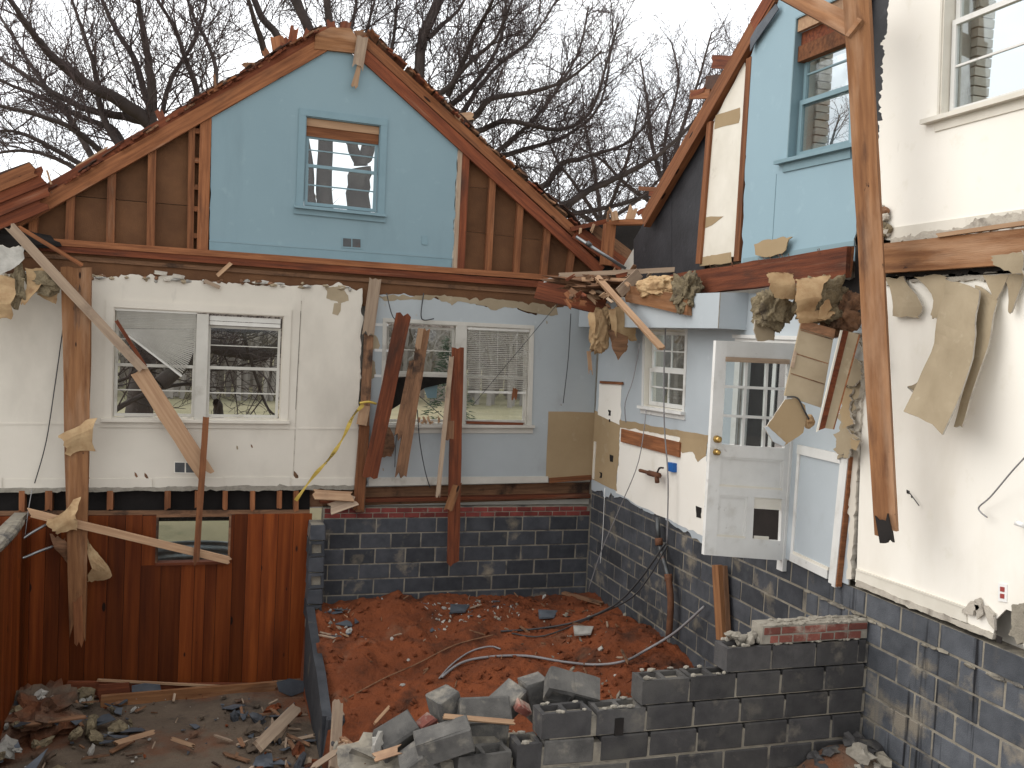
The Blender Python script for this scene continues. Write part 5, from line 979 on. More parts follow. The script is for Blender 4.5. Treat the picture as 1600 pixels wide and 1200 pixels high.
wire('black cable curling down from the ceiling over the right room window', [BW(604, 458, .1), BW(614, 495, .12), BW(630, 505, .12)], .007); wire('black loop of cable on the pale blue wall above the window', [BW(662, 458, .05), BW(658, 490, .06), BW(662, 500, .06), BW(678, 498, .05)], .008)
wire('black cable hanging straight between the window boards', [BW(652, 640, .3), BW(656, 690, .3), BW(664, 735, .28), BW(672, 762, .25)], .007); wire('thin dark wire slanting across the kitchen blind to the corner', [BW(738, 634, .15), BW(800, 560, .2), BW(872, 474, .3)], .004)
wire('dark wire hanging down the pale blue corner', [BW(892, 490, .1), BW(888, 560, .1), BW(880, 630, .1)], .006); wire('grey wire hanging from the broken joist in front of the stripped wall', [PY(1000, 535, 10.4), PY(990, 590, 10.4), PY(977, 630, 10.4), PY(978, 660, 10.4)], .007, 'cable_grey')
wire('long grey cable hanging past the small window to the block wall', [PX(1043, 466, 4.95), PX(1038, 560, 4.97), PX(1038, 660, 5.0), PX(1044, 750, 5.02), PX(1042, 850, 5.03)], .009, 'cable_grey', 'cable')
wire('pale wire hanging across the stripped plaster to the corner earth', [PX(1010, 640, 5.0), PX(998, 720, 4.95), PX(970, 790, 4.9), PX(940, 860, 4.85), PX(920, 920, 4.8)], .006, 'cable_grey'); wire('thin pale wire hanging down the block corner', [PX(945, 762, 5.0), PX(942, 830, 5.0), PX(938, 880, 5.0)], .004, 'white_plastic')
wire('bare twisted wire poking out of the cream wall at far right', [RW(1604, 712, .2), RW(1580, 738, .16), RW(1548, 776, .10), RW(1530, 792, .06), RW(1532, 800, .06), RW(1542, 808, .08)], .006, 'cable_grey')
wire('thin cord crossing the damaged kitchen window opening', [BW(640, 606, .2), BW(668, 630, .2), BW(696, 655, .2)], .005)
wire('thin wire on the left of the dark window boards', [BW(622, 660, .2), BW(618, 700, .2), BW(617, 730, .2)], .006)
hz_ = lambda x, y, lift=.03: MZ(x, y, lift)
wire('pale grey hose curving across the red earth to the block wall', [hz_(690, 1062), hz_(720, 1040), hz_(760, 1030), hz_(820, 1028), hz_(880, 1038), hz_(930, 1044, .04), hz_(975, 1040, .05), hz_(1010, 1026, .08), PX(1055, 988, 4.98), PX(1100, 948, 5.08)], .016, 'cable_grey', 'hose', 'hose')
wire('short pale cable end curling on the red earth', [hz_(686, 1064), hz_(706, 1042), hz_(735, 1022), hz_(765, 1014), hz_(782, 1018)], .011, 'cable_grey', 'cable', 'cable')
wire('black cable from the wall pipe lying across the red earth', [PX(1040, 848, 5.02), PX(1000, 905, 4.9), PX(960, 945, 4.75), hz_(900, 975), hz_(840, 986), hz_(782, 990)], .013, 'cable_dark', 'cable', 'cable'); wire('second black cable looping from the wall pipe to the earth', [PX(1042, 852, 5.0), PX(1015, 900, 4.9), PX(985, 935, 4.8), hz_(930, 966), hz_(850, 996, .02), hz_(800, 992, .02)], .010, 'cable_dark', 'cable', 'cable')
wire('thin dark cable lying diagonally across the red earth on the left', [hz_(770, 996), hz_(710, 1012), hz_(650, 1042), hz_(600, 1064), hz_(545, 1094)], .008, 'rotwood', 'cable', 'cable')
pp = thing('drain_pipe', 'dark iron drain pipe with couplings standing against the right block wall', 'pipe', PX(1046, 990, 5.05)); tube('upper_pipe', [PX(1027, 808, 5.07), PX(1029, 848, 5.07)], .028, 'dark_metal', pp, 10); tube('bend', [PX(1029, 848, 5.07), PX(1036, 872, 5.05), PX(1044, 900, 5.05)], .03, 'dark_metal', pp, 10); tube('lower_pipe', [PX(1044, 900, 5.05), PX(1048, 940, 5.05), PX(1045, 995, 5.05)], .038, 'rust', pp, 10)
for y in (846, 902): tube('coupling', [PX(1029 if y < 860 else 1044, y-5, 5.06), PX(1030 if y < 860 else 1045, y+6, 5.06)], .046, 'rust', pp, 10)
vl = thing('water_valve', 'rusty brass water valve sticking out of the stripped plaster', 'valve', RW(1025, 742, .1)); tube('pipe', [RW(1000, 735, .08), RW(1018, 740, .09), RW(1024, 742, .09)], .022, 'rust', vl, 8); tube('body', [RW(1014, 739, .10), RW(1030, 743, .10)], .034, 'rust', vl, 8); tube('outlet', [RW(1026, 742, .1), RW(1027, 754, .11)], .028, 'rust', vl, 8); tube('handle', [RW(1026, 742, .1), RW(1030, 732, .12), RW(1036, 731, .13)], .012, 'dark_metal', vl, 6)
# yellow caution tape with its printed lettering
tp = thing('caution_tape', 'yellow caution tape tied to the partition post and sagging to the floor joists', 'tape', BW(470, 778, .2))
tl_ = [BW(568, 632, .18), BW(552, 650, .19), BW(535, 686, .2), BW(515, 716, .2), BW(490, 744, .2), BW(462, 782, .2)]; path = smooth_path(tl_, 6); vs = []; fs = []
for i, p in enumerate(path):
    d = (path[min(i+1, len(path)-1)]-path[max(i-1, 0)]).normalized(); s = NB.cross(d).normalized(); tw = .018*(1+.4*math.sin(i*.9))
    vs += [p+s*tw+NB*.004*math.sin(i), p-s*tw-NB*.004*math.sin(i)]
for i in range(len(path)-1): fs.append((2*i, 2*i+1, 2*i+3, 2*i+2))
tape_ = o = mesh_obj('tape', vs, fs, 'yellow_tape', tp); o.modifiers.new('t', 'SOLIDIFY').thickness = .001
tube('knot', [BW(562, 630, .2), BW(576, 628, .22), BW(588, 631, .2)], .016, 'yellow_tape', tp, 6)
for u0, word in ((.22, 'CAUTION'), (.62, 'CAUTION')):
    i = int(u0*(len(path)-1)); p = path[i]; d = (path[i-2]-path[i+2]).normalized(); s = d.cross(NB).normalized()
    if s.z < 0: s = -s
    cu_ = bpy.data.curves.new('lettering', 'FONT'); cu_.body = word; cu_.size = .042; cu_.align_x = 'CENTER'; cu_.align_y = 'CENTER'; cu_.materials.append(MATS['black_ink'])
    _t = bpy.data.objects.new('lettering', cu_); COL.objects.link(_t); bpy.context.view_layer.update(); _me = bpy.data.meshes.new_from_object(_t.evaluated_get(bpy.context.evaluated_depsgraph_get())); bpy.data.objects.remove(_t); to = bpy.data.objects.new('lettering', _me); nrm_ = d.cross(s); nrm_ = nrm_ if nrm_.y < 0 else -nrm_
    to.matrix_world = Matrix.Translation(p+NB*.012) @ Matrix((d, nrm_.cross(d), nrm_)).transposed().to_4x4(); link(to, tape_)
# ================================================================== rubble
def tumbled(label, c, rot, hollow=True, L=BL, mat='cinder_dusty', seed=0, group=None):
    me = hollow_block_mesh('concrete_block', L-.01, BT, BH-.01, mat, seed, 2 if L > .3 else 1, .034, .006, .012) if hollow else chamfer_box_mesh('concrete_block', L-.01, BT, BH-.01, .012, mat, seed, .008)
    mw = Matrix.Translation(c) @ Matrix.Rotation(rot[2], 4, 'Z') @ Matrix.Rotation(rot[1], 4, 'Y') @ Matrix.Rotation(rot[0], 4, 'X')
    return tag(inst('concrete_block', me, mw), label, 'block', group)
S = lambda x, y, Y: PY(x, y, Y)
tumbled('large tilted solid block lying at the front of the tumbled heap', S(694, 1158, 6.15), (RAD(10), RAD(-17), RAD(-8)), False, seed=1); tumbled('hollow block lying flat at the bottom edge left of the broken wall', S(750, 1190, 6.2), (0, .02, .05), True, seed=2)
tumbled('pale slab block lying level on top of the tumbled heap', S(752, 1112, 6.45), (RAD(62), RAD(2), RAD(4)), False, seed=3); tumbled('pale broken block standing behind the level slab', S(790, 1098, 6.6), (RAD(20), RAD(-22), RAD(30)), False, .30, seed=4)
tumbled('bluish block tipped on end behind the broken wall top', S(838, 1090, 6.7), (RAD(5), RAD(74), RAD(10)), False, .34, seed=5); tumbled('hollow block tipped over on top of the broken wall', S(893, 1076, 6.45), (RAD(-52), RAD(12), RAD(-12)), True, seed=6)
tumbled('bluish block fragment at the left end of the tumbled heap', S(620, 1150, 6.4), (RAD(30), RAD(-22), RAD(15)), False, .30, seed=7); tumbled('narrow block fragment standing between the heap blocks', S(695, 1100, 6.5), (RAD(0), RAD(75), RAD(20)), False, .2, seed=8)
tumbled('grooved block half under the level slab of the heap', S(762, 1140, 6.5), (0, RAD(5), RAD(-10)), True, .3, seed=9); tumbled('broken block corner lying on the earth at the very bottom of the heap', S(655, 1192, 6.2), (RAD(30), RAD(40), RAD(20)), False, .26, seed=10)
for x, y, Y, rt, l in ((815, 1106, 6.5, (.5, .6, .3), 'red and white broken brick wedged between the heap and the broken wall'), (665, 1130, 6.4, (.2, -.3, .5), 'dusty red brick lying on the tumbled heap')):
    o = inst('brick', chamfer_box_mesh('brick', .15, .095, .06, .008, 'old_brick', x, .008), Matrix.Translation(S(x, y, Y)) @ Matrix.Rotation(rt[2], 4, 'Z') @ Matrix.Rotation(rt[1], 4, 'Y') @ Matrix.Rotation(rt[0], 4, 'X')); tag(o, l, 'brick')
o = board('wood_lath', S(690, 1118, 6.2), S(805, 1128, 6.25), .035, .02, 'freshwood', None, n=(NB+UPV).normalized(), ends=(.04, .02), seed=3); tag(o, 'pale lath lying across the tumbled block heap', 'lath')
o = board('wood_lath', S(582, 1184, 6.1), S(632, 1168, 6.1), .06, .02, 'freshwood', None, n=(NB+UPV).normalized(), ends=(.06, .06), seed=4); tag(o, 'splintered orange lath at the left foot of the tumbled heap', 'lath')
o = lump('plaster_chunk', S(590, 1162, 6.3), (.045, .04, .08), 'plaster_bit', None, 5, .5, 2); tag(o, 'white plaster chunk at the left end of the tumbled heap', 'plaster')
o = lump('heap_fill', Vector((1.75, 6.55, -1.22)), (.75, .45, .30), 'mortar', None, 12, .25, 4, 0, 3); tag(o, 'mortar and earth packed under the tumbled blocks', 'rubble')
KW = dict(slate='dark slate shard', batt='matted insulation tuft', rotwood='dark rotten wood splinter', plaster_bit='pale plaster lump', greywood='grey weathered wood scrap', freshwood='fresh pale wood splinter', red_earth='red earth clod', grey_earth='grey earth clod', cinder='concrete block chip', cinder_near='concrete block chunk', mortar='tan mortar lump', mortar_pale='pale mortar crumb', stud='brown wood scrap')
def scatter(n, zone, hfun, kinds, place, group, seed, smin=.03, smax=.12, joined=None):
    r_ = random.Random(seed); objs = []
    for i in range(n):
        x = r_.uniform(zone[0], zone[1]); y = r_.uniform(zone[2], zone[3]); z = hfun(x, y); k = r_.choice(kinds); s = smin+(smax-smin)*r_.random()**2
        if k == 'slate':
            nn = 5; ang = sorted(r_.uniform(0, 6.28) for _ in range(nn)); pts = [Vector((x+s*1.2*math.cos(a), y+s*1.2*math.sin(a), z+s*.25+s*.3*math.cos(a+i))) for a in ang]
            o = sheet('slate_piece', pts, UPV, .008, ['slate']*2)
        elif k in ('freshwood', 'greywood', 'rotwood', 'stud'):
            a = r_.uniform(0, 3.14); L = s*r_.uniform(2, 5); p = Vector((x, y, z+.02)); q = p+Vector((L*math.cos(a), L*math.sin(a), r_.uniform(-.02, .06)))
            o = board('wood_scrap', p, q, s*.45, .015, k, None, n=(UPV+Vector((r_.uniform(-.3, .3), r_.uniform(-.3, .3), 0))).normalized(), ends=(L*.15, L*.2), seed=i)
        else:
            o = lump('rubble_chunk', Vector((x, y, z+s*.15)), (s*r_.uniform(.5, 1), s*r_.uniform(.5, .9), s*r_.uniform(.3, .6)), k, None, i+seed, .5, 1 if joined else 2, r_.uniform(0, 3))
        sz = 'large' if s > smin+.5*(smax-smin) else ('middling' if s > smin+.15*(smax-smin) else 'small')
        if joined: objs.append(o)
        else: tag(o, f'{sz} {KW[k]} {place}', {'slate': 'slate', 'batt': 'insulation'}.get(k, 'wood' if 'wood' in k else 'rubble'), group)
    if joined:
        bm = bmesh.new(); mats = []
        for o in objs:
            me = o.data; me.transform(o.matrix_world); m = me.materials[0]
            if m not in mats: mats.append(m)
            me.polygons.foreach_set('material_index', [mats.index(m)]*len(me.polygons)); bm.from_mesh(me); bpy.data.objects.remove(o)
        me = bpy.data.meshes.new(joined); bm.to_mesh(me); bm.free()
        for m in mats: me.materials.append(m)
        o = bpy.data.objects.new(joined, me); COL.objects.link(o); stuff(o, place, 'rubble')
bh = lambda x, y: -2.50+.035*fbm(x, y, 1.3)+.10*max(0, fbm(x+4, y, .6))
scatter(95, (-2.0, -.7, 9.4, 11.8), lambda x, y: bh(x, y)+.28*math.exp(-((x+1.7)**2/.25+(y-11)**2/.8)), ('slate', 'slate', 'slate', 'batt', 'batt', 'rotwood', 'rotwood', 'grey_earth', 'plaster_bit'), 'in the heap at the left end of the basement floor', 'debris heap at the left of the basement', 1, .05, .16)
scatter(24, (-.6, 1.15, 9.0, 11.7), bh, ('slate', 'slate', 'greywood', 'red_earth', 'grey_earth', 'rotwood'), 'scattered over the open basement floor', 'debris on the open basement floor', 2, .02, .09)
scatter(80, (.35, 1.2, 8.6, 11.2), lambda x, y: max(bh(x, y), mound_h(x, y)), ('slate', 'slate', 'greywood', 'greywood', 'red_earth', 'grey_earth', 'rotwood', 'cinder'), 'heaped against the foot of the divider', 'debris along the divider', 3, .05, .14)
scatter(40, (1.45, 1.8, 10.9, 11.8), mound_h, ('freshwood', 'plaster_bit', 'greywood', 'mortar_pale', 'slate', 'red_earth'), 'on the red earth beside the block pier', 'debris beside the block pier', 4, .02, .09)
scatter(110, (2.7, 3.9, 11.0, 11.7), mound_h, ('plaster_bit', 'mortar_pale', 'plaster_bit', 'slate'), 'grey plaster crumbs strewn on the red earth near the back block wall', None, 5, .012, .045, 'plaster_crumbs')
scatter(900, (1.3, 5.0, 8.0, 11.9), mound_h, ('red_earth',)*28+('plaster_bit', 'greywood', 'rotwood'), 'clods and chips lying all over the red earth', None, 6, .008, .06, 'earth_clods')
scatter(140, (3.8, 5.1, 8.3, 11.8), mound_h, ('red_earth', 'red_earth', 'mortar', 'red_earth', 'rotwood'), 'crumbs of mortar and earth along the foot of the right block wall', None, 7, .015, .07, 'wall_foot_crumbs')
scatter(160, (1.0, 2.3, 6.0, 7.2), lambda x, y: max(mound_h(x, y), -1.22+.27*math.exp(-((x-1.75)**2/.3+(y-6.5)**2/.12))), ('cinder_near', 'mortar_pale', 'greywood', 'mortar', 'freshwood', 'red_earth'), 'small crumbs and splinters among the tumbled foreground blocks', None, 8, .015, .07, 'heap_crumbs')
scatter(45, (4.45, 5.1, 5.4, 6.08), lambda x, y: -1.62+.58*math.exp(-((x-4.95)**2/.35+(y-5.95)**2/.25)), ('cinder_near', 'mortar_pale', 'cinder_near', 'mortar'), 'in the corner at the foot of the broken wall', 'rubble in the right foreground corner', 9, .04, .14)
scatter(160, (-2.0, 1.2, 8.6, 11.9), bh, ('slate', 'grey_earth', 'grey_earth', 'plaster_bit', 'red_earth', 'greywood'), 'fine grit and chips spread over the basement floor', None, 10, .008, .035, 'floor_grit')
fm = lambda x, y, Y=None: PZ(x, y, -2.40)
def floor_board(label, a, b, w, m, sd, lift=0., t=.04, n=None): o = board('floor_board', fm(*a)+UPV*lift, fm(*b)+UPV*lift, w, t, m, None, n=n or (NB+UPV*.5).normalized(), ends=(.05, .06), seed=sd); return tag(o, label, 'plank')
o = board('floor_board', BW(100, 1078, .2), BW(425, 1082, .2), .20, .04, 'redwood', None, ends=(.06, .05), seed=1); tag(o, 'reddish long board lying along the foot of the pine boarding', 'plank')
o = board('floor_strip', BW(150, 1063, .24), BW(345, 1073, .24), .025, .03, 'freshwood', None, ends=(.05, .1), seed=1); tag(o, 'thin pale split strip along the top of the boards at the pine wall', 'strip')
o = board('floor_board', BW(152, 1084, .3), BW(206, 1080, .3), .20, .04, 'redwood', None, ends=(.02, .05), seed=2); tag(o, 'short red board at the left end of the boards on the floor', 'plank')
o = board('floor_board', BW(155, 1099, .45), BW(434, 1076, .30), .17, .05, 'timber', None, ends=(.03, .04), seed=3); tag(o, 'long orange board lying in front of the boards at the pine wall', 'plank')
o = sheet('slate_piece', [BW(*p, .36) for p in [(206, 1072), (226, 1068), (250, 1070), (252, 1080), (206, 1086)]], NB, .015, ['slate']*2); tag(o, 'blue grey slate leaning on the boards at the pine wall', 'slate')
o = sheet('slate_piece', [BW(*p, .5) for p in [(432, 1066), (452, 1060), (474, 1064), (476, 1080), (455, 1088), (436, 1080)]], (NB+UPV).normalized(), .015, ['slate']*2); tag(o, 'large slate piece leaning at the right foot of the pine boarding', 'slate')
floor_board('weathered grey plank slanting on the basement floor towards the divider', (402, 1182), (466, 1116), .13, 'greywood', 5, .1); floor_board('thin pale stick on the basement floor left of the tyre marks', (178, 1166), (246, 1146), .05, 'freshwood', 6, .03); floor_board('second thin pale stick on the middle of the basement floor', (266, 1156), (302, 1168), .04, 'freshwood', 7, .02)
floor_board('thin white stick leaning at the far left of the basement floor', (8, 1150), (20, 1116), .03, 'plaster_bit', 8, .1)
o = board('stake', PZ(524, 1200, -1.9), PZ(528, 1130, -1.9)+UPV*.25, .10, .04, 'greywood', None, ends=(0, .06), seed=9); tag(o, 'grey stake standing in the spilled earth at the bottom', 'stake')
for i, (a, b, w, m, l) in enumerate((((486, 1200), (545, 1160), .05, 'greywood', 'thin branch leaning across the spilled earth at the bottom'), ((533, 1150), (560, 1172), .05, 'rotwood', 'dark stick poking from the spilled earth at the bottom'), ((585, 1130), (610, 1102), .03, 'freshwood', 'pale stick pointing up from the red earth'))):
    o = board('stick', PZ(*a, -1.75), PZ(*b, -1.68), w, .03, m, None, n=(NB+UPV).normalized(), ends=(.05, .05), seed=40+i); tag(o, l, 'stick')
for x, y, l in ((718, 958, 'square grey slate lying on the earth near the back block wall'), (856, 966, 'pale slate lying on the earth left of the corner'), (912, 992, 'small pale slab on the earth near the right block wall')):
    p = MZ(x, y, .03); o = sheet('slate_piece', [p+Vector((-.14, -.05, 0)), p+Vector((.05, -.10, .02)), p+Vector((.15, .06, .05)), p+Vector((-.10, .10, .06))], UPV, .02, ['slate' if x < 900 else 'plaster_bit']*2); tag(o, l, 'slate')
lt = thing('loose_board', 'long dark board lying on the earth along the back corner', 'plank', PZ(915, 945, -1.42)); p0 = MZ(880, 930); p1 = MZ(940, 948); board('board', Vector((p0.x, p0.y, mound_h(p0.x, p0.y)+.05)), Vector((p1.x, p1.y, mound_h(p1.x, p1.y)+.06)), .09, .03, 'rotwood', lt, n=UPV)

o = lump('debris_mound', Vector((-1.72, 11.2, -2.42)), (.42, .6, .24), 'grey_earth', None, 21, .4, 4, 0, 3); tag(o, 'low dark mound of dust and matted debris in the left basement corner', 'debris')
# ================================================================== bare trees
class Tree:
    def __init__(self, seed): self.r = random.Random(seed); self.big = []; self.small = []
    def polyline(self, pts, radii, big): (self.big if big else self.small).append((pts, radii))
    def limb(self, pts, r0, r1, level, dens=1., spread=1., maxlen=None):
        """a limb along given 3-D points; grows side branches down to twigs"""
        r = self.r; path = smooth_path(pts, 5); n = len(path); radii = [r0+(r1-r0)*(i/(n-1))**.8 for i in range(n)]
        for i in range(1, n-1): path[i] = path[i]+Vector((r.gauss(0, 1), r.gauss(0, 1), r.gauss(0, 1)))*.10*radii[i]
        self.polyline(path, radii, level <= 1 or level == 4)
        L = sum((path[i+1]-path[i]).length for i in range(n-1)); self.children(path, radii, L, level, dens, spread)
    def children(self, path, radii, L, level, dens, spread):
        r = self.r; n = len(path)
        if level >= 4: return
        step = (.30, .21, .15, .11)[level]/dens; k = int(L/step)
        for c in range(k):
            u = (c+r.random())/k
            if level == 0 and u < .10: continue
            s = u*(n-1); i = min(int(s), n-2); p = path[i].lerp(path[i+1], s-i); d = (path[i+1]-path[i]).normalized()
            a = d.orthogonal().normalized(); a = Matrix.Rotation(r.uniform(0, 6.283), 3, d) @ a
            ang = RAD(r.uniform(28, 62))*spread
            dd = (d*math.cos(ang)+a*math.sin(ang)+Vector((0, 0, .16))).normalized()
            base = (2.6, 1.7, .85, .36)[level]*r.uniform(.5, 1.15)*(1.15-.65*u)
            rr_ = min(radii[i]*.62, (.034, .015, .0085, .0058)[level]*r.uniform(.8, 1.2))
            m = (6, 5, 4, 3)[level]; q = [p]; dirn = dd.copy()
            for j in range(m):
                dirn = (dirn+Vector((r.gauss(0, .15), r.gauss(0, .15), r.gauss(0, .15)+.055))).normalized(); q.append(q[-1]+dirn*base/m)
            rad = [max(.0042, rr_*(1-.72*j/m)) for j in range(m+1)]
            self.polyline(q, rad, level == 0); self.children(q, rad, base, level+1, dens, spread)
    def build(self, name, label, trunk_mat='bark', group=None, loc=(0, 0, 0)):
        t = thing(name, label, 'tree', loc, group)
        for lst, nm, k, mt in ((self.big, 'trunk', 7, 'bark'), (self.small, 'crown', 3, 'twig')):
            V = []; Fa = []; o = 0
            for path, rad in lst:
                n = len(path); P = np.array([tuple(p) for p in path]); T = np.gradient(P, axis=0); T /= np.maximum(np.linalg.norm(T, axis=1, keepdims=True), 1e-9)
                ref = np.array((.31, .17, .93)) if abs(T[0][2]) < .9 else np.array((1., 0, 0)); U = np.cross(T, ref); U /= np.maximum(np.linalg.norm(U, axis=1, keepdims=True), 1e-9); W = np.cross(T, U)
                an = np.arange(k)*2*math.pi/k; R = np.array(rad)[:, None, None]
                V.append((P[:, None, :]+R*(U[:, None, :]*np.cos(an)[None, :, None]+W[:, None, :]*np.sin(an)[None, :, None])).reshape(-1, 3))
                i = np.arange(n-1)[:, None]*k; j = np.arange(k)[None, :]; j2 = (j+1) % k
                Fa.append(np.stack([i+j, i+j2, i+k+j2, i+k+j], -1).reshape(-1, 4)+o); o += n*k
            if not V: continue
            V = np.concatenate(V); Fa = np.concatenate(Fa); me = bpy.data.meshes.new(nm); me.vertices.add(len(V)); me.vertices.foreach_set('co', V.ravel())
            me.loops.add(Fa.size); me.loops.foreach_set('vertex_index', Fa.ravel()); me.polygons.add(len(Fa)); me.polygons.foreach_set('loop_start', np.arange(0, Fa.size, 4)); me.polygons.foreach_set('loop_total', np.full(len(Fa), 4)); me.update(); me.validate()
            me.polygons.foreach_set('use_smooth', np.ones(len(Fa), bool)); me.materials.append(MATS[mt]); link(bpy.data.objects.new(nm, me), t)
        return t
def T3(pts, Y, dy=0.):
    n = len(pts); return [PY(x, y, Y+dy*i/max(1, n-1)) for i, (x, y) in enumerate(pts)]
GR = 'bare trees behind the house'
A = Tree(3)
base = PY(232, 240, 17)
A.limb([Vector((base.x-.1, 17.2, -.5)), Vector((base.x, 17.1, 2)), base], .26, .17, 4)
for pts, r0, dy in (([(235, 215), (238, 150), (232, 90), (222, 40), (212, -30), (205, -90)], .10, -1), ([(240, 195), (190, 160), (140, 135), (100, 105), (70, 75), (40, 35), (5, -15), (-30, -60)], .13, -2), ([(238, 190), (200, 183), (150, 175), (110, 160), (60, 130), (0, 92), (-50, 60)], .09, 1),
                    ([(190, 235), (160, 180), (148, 110), (128, 45), (105, -20)], .07, .5), ([(196, 240), (180, 205), (120, 180), (60, 150), (10, 130), (-40, 100)], .07, 2), ([(170, 250), (120, 205), (60, 180), (0, 165), (-50, 150)], .06, -1.5), ([(240, 195), (212, 100), (178, 40), (150, -20), (130, -60)], .07, 1.5),
                    ([(300, 210), (308, 150), (290, 90), (268, 35), (232, -20)], .07, -1), ([(320, 190), (338, 120), (325, 70), (300, 20), (280, -40)], .05, 1), ([(150, 255), (100, 170), (60, 120), (22, 60), (-10, 10)], .06, 3), ([(130, 260), (70, 225), (20, 205), (-40, 210)], .05, 0), ([(250, 200), (265, 130), (300, 70), (318, 20), (330, -40)], .05, 2), ([(120, 265), (80, 245), (30, 235), (-30, 245)], .045, 1)):
    A.limb(T3(pts, 17, dy), r0, .02, 1, .95)
A.build('bare_tree', 'bare spreading tree whose thick limbs fan out left behind the low roof', group=GR, loc=(base.x, 17.2, -.5))
B = Tree(11)
for pts, r0, r1, dy in (([(505, 470), (506, 325), (508, 190), (500, 90), (470, 20), (440, -60)], .19, .07, 0), ([(562, 470), (560, 325), (562, 262)], .25, .21, 0), ([(562, 258), (545, 215), (530, 180), (522, 90), (512, 20), (505, -50)], .12, .05, -.5), ([(564, 258), (580, 218), (598, 185), (625, 160), (652, 120), (660, 60), (686, 0), (705, -60)], .14, .09, .5), ([(485, 330), (478, 240), (470, 180), (440, 70), (405, 20), (380, -50)], .12, .05, 0)):
    B.limb(T3(pts, 17.6, dy), r0, r1, 4)
for pts, r0, dy in (([(522, 90), (516, 30), (508, -30)], .08, 0), ([(500, 95), (478, 40), (450, -10), (430, -50)], .07, 1), ([(415, 85), (402, 45), (388, 0), (375, -50)], .07, -1), ([(530, 110), (545, 60), (556, 10), (560, -40)], .06, 1.5), ([(600, 150), (612, 80), (618, 30), (622, -30)], .05, 1), ([(580, 130), (572, 60), (585, 0)], .05, 2),
                    ([(655, 120), (662, 60), (686, 0), (705, -60)], .10, 0), ([(668, 60), (690, 40), (720, 10), (740, -40)], .06, 1), ([(640, 160), (690, 145), (733, 98), (775, 60), (800, 0)], .075, -1), ([(650, 180), (702, 165), (746, 125), (780, 68), (788, 20), (800, -40)], .075, 1), ([(680, 200), (736, 185), (767, 155), (837, 142), (890, 122), (940, 80)], .085, -1.5), ([(690, 220), (746, 206), (793, 189), (871, 202), (922, 175), (952, 84), (965, 40)], .075, .5),
                    ([(700, 235), (777, 243), (820, 233), (888, 210), (938, 162), (956, 70)], .075, 2), ([(760, 300), (845, 293), (878, 256), (922, 243), (990, 216), (1040, 145)], .085, 0), ([(790, 340), (868, 327), (922, 297), (986, 267), (1040, 233), (1100, 170), (1150, 80)], .10, -1), ([(800, 350), (880, 337), (972, 318), (1040, 290), (1100, 240)], .08, 1), ([(720, 180), (770, 110), (830, 60), (870, 0)], .06, 2.5), ([(700, 150), (740, 60), (770, 0), (790, -50)], .06, -2), ([(760, 250), (840, 180), (900, 90), (920, 10)], .055, 3)):
    B.limb(T3(pts, 17.6, dy), r0, .018, 1, 1.05)
B.build('bare_tree', 'big multi trunked bare tree rising behind the blue gable', group=GR, loc=(2.4, 17.6, -.5))
C = Tree(19)
for pts, r0, dy in (([(1060, 520), (1050, 380), (1040, 300)], .2, 0),): C.limb(T3(pts, 21, dy), r0, .14, 4)
for pts, r0, dy in (([(1042, 310), (1060, 220), (1090, 130), (1112, 50)], .08, 0), ([(1042, 310), (1020, 230), (1010, 150), (1000, 90)], .07, 1), ([(1042, 320), (1090, 250), (1130, 180), (1160, 90)], .07, -1), ([(1040, 330), (980, 290), (940, 250), (900, 230)], .07, 1), ([(1042, 330), (1100, 290), (1160, 260), (1220, 220)], .06, 2), ([(1040, 300), (1040, 210), (1060, 130), (1050, 70)], .06, 2)):
    C.limb(T3(pts, 21, dy), r0, .018, 1, 1.0)
C.build('bare_tree', 'fine twigged bare tree behind the valley between the two roofs', group=GR, loc=(6, 21, -.5))
F2 = Tree(43)
F2.limb(T3([(930, 520), (935, 400), (940, 345)], 27), .2, .14, 4)
for pts, r0, dy in (([(940, 350), (900, 290), (870, 250), (850, 200)], .08, 0), ([(940, 350), (930, 270), (915, 200), (910, 140)], .08, 2), ([(940, 350), (970, 280), (990, 210), (1000, 150)], .08, -2), ([(940, 352), (1000, 310), (1040, 270), (1080, 230)], .07, 1), ([(938, 355), (890, 325), (850, 300), (820, 270)], .07, -1)):
    F2.limb(T3(pts, 27, dy), r0, .02, 1, .85)
F2.build('bare_tree', 'far dense bare tree low in the gap between gable and right wing', group=GR, loc=(9, 27, -.5))
Dt = Tree(29)
def R3(pts, X): return [PX(x, y, X) for x, y in pts]
Dt.limb(R3([(1290, 420), (1288, 320), (1285, 260)], 17), .2, .12, 4)
for pts in ([(1285, 270), (1270, 225), (1262, 190)], [(1285, 270), (1300, 220), (1312, 180)], [(1285, 275), (1325, 240), (1350, 205)], [(1285, 275), (1250, 240), (1230, 215)]): Dt.limb(R3(pts, 17), .07, .018, 1, .8)
Dt.build('bare_tree', 'distant bare tree low in the blue upstairs window', group=GR, loc=(17, 20, -.5))
E_ = Tree(37)
for pts, r0, r1, lv in (([(230, 545), (300, 524), (340, 512), (390, 514), (470, 500)], .10, .07, 1), ([(250, 600), (320, 545), (360, 548), (400, 552), (450, 540)], .13, .10, 1), ([(338, 628), (342, 645), (344, 700)], .06, .10, 4), ([(150, 610), (200, 590), (270, 570), (330, 580), (420, 560)], .03, .015, 1), ([(380, 520), (400, 590), (420, 640), (450, 660)], .035, .015, 1), ([(180, 640), (230, 615), (290, 600), (330, 612)], .05, .02, 1)): E_.limb(T3(pts, 15.5, .6), r0, r1, lv, .8)
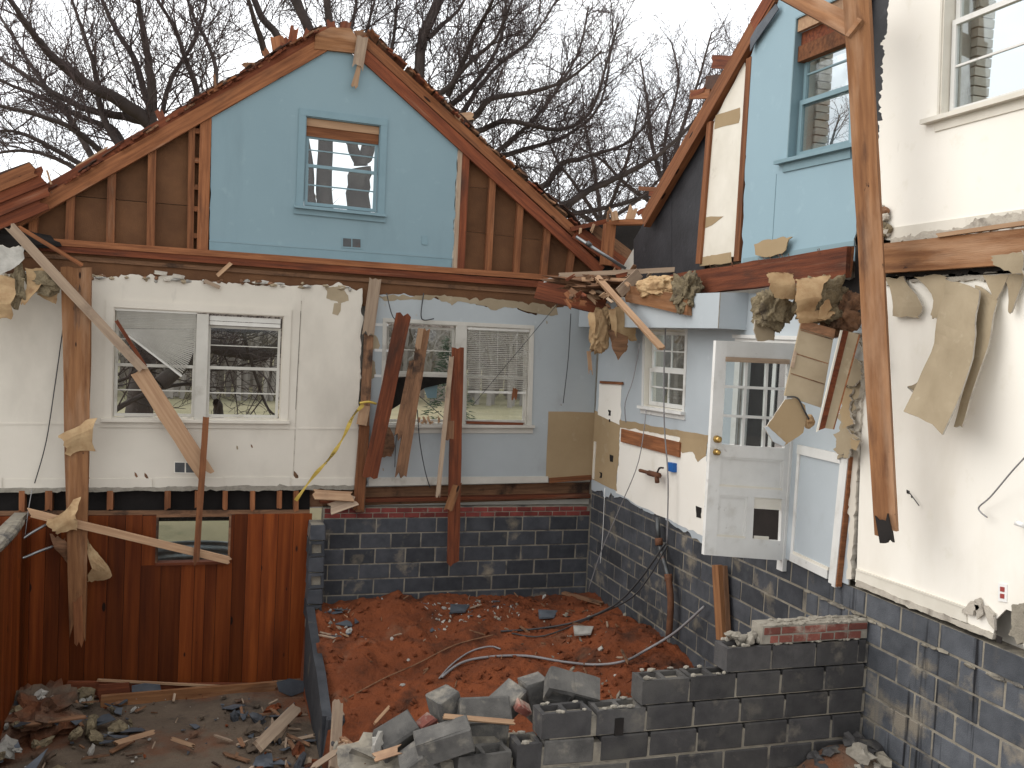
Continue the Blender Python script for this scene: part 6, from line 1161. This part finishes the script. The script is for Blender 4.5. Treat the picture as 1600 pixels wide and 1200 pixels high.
E_.build('fallen_tree', 'dark low hanging tree limbs outside the left room window', group=None, loc=(.5, 15.5, -.6))
# ------------------------------------------------------------------ far wooded slope: one mass of bare stems behind the field
def far_woods():
    r = random.Random(5); V = []; F_ = []
    def quadb(a, b, w):
        d = (b-a).normalized(); s = d.cross(Vector((0, 1, 0))); s = s.normalized()*w if s.length > 1e-5 else Vector((w, 0, 0)); s2 = d.cross(s).normalized()*w; k = len(V)
        V.extend([a+s, a-s*.5+s2, a-s*.5-s2, b]); F_.extend([(k, k+1, k+3), (k+1, k+2, k+3), (k+2, k, k+3)])
    for i in range(3600):
        y = 34+156*r.random()**1.4; x = r.uniform(-.55, .95)*y; z = yard_h(x, y); h = r.uniform(4, 8.5); p = Vector((x, y, z)); t = p+Vector((r.gauss(0, .3), r.gauss(0, .3), h)); w = .05+y*.0006
        quadb(p, t, w*1.6)
        for j in range(16):
            u = r.uniform(.2, .95); q = p.lerp(t, u); a = r.uniform(0, 6.28); e = h*.32*(1.2-u); quadb(q, q+Vector((math.cos(a)*e, math.sin(a)*e, e*r.uniform(.5, 1.3))), w*.6)
    o = mesh_obj('far_woods', V, F_, 'far_wood'); return stuff(o, 'grey brown bare woods on the far slope beyond the field', 'woods')
far_woods()
def evergreen(label, x, y, h, r0, seed):
    r = random.Random(seed); t = thing('evergreen_shrub', label, 'shrub', (x, y, -.6)); V = []; F_ = []
    for i in range(700):
        u = r.random()**.7; a = r.uniform(0, 6.28); rr_ = r0*(1-u*.85)*r.uniform(.3, 1); p = Vector((x+rr_*math.cos(a), y+rr_*math.sin(a), -.6+h*u)); d = Vector((math.cos(a), math.sin(a), r.uniform(-.5, .4))).normalized()*r.uniform(.1, .25); s = d.orthogonal().normalized()*.02; k = len(V); V += [p-s, p+s, p+d]; F_.append((k, k+1, k+2))
    mesh_obj('foliage', V, F_, 'evergreen', t); tube('stem', [Vector((x, y, -.6)), Vector((x, y, -.6+h*.8))], .04, 'bark', t)
evergreen('dark evergreen shrub outside the right room window', 5.3, 21, 2.6, .8, 3)
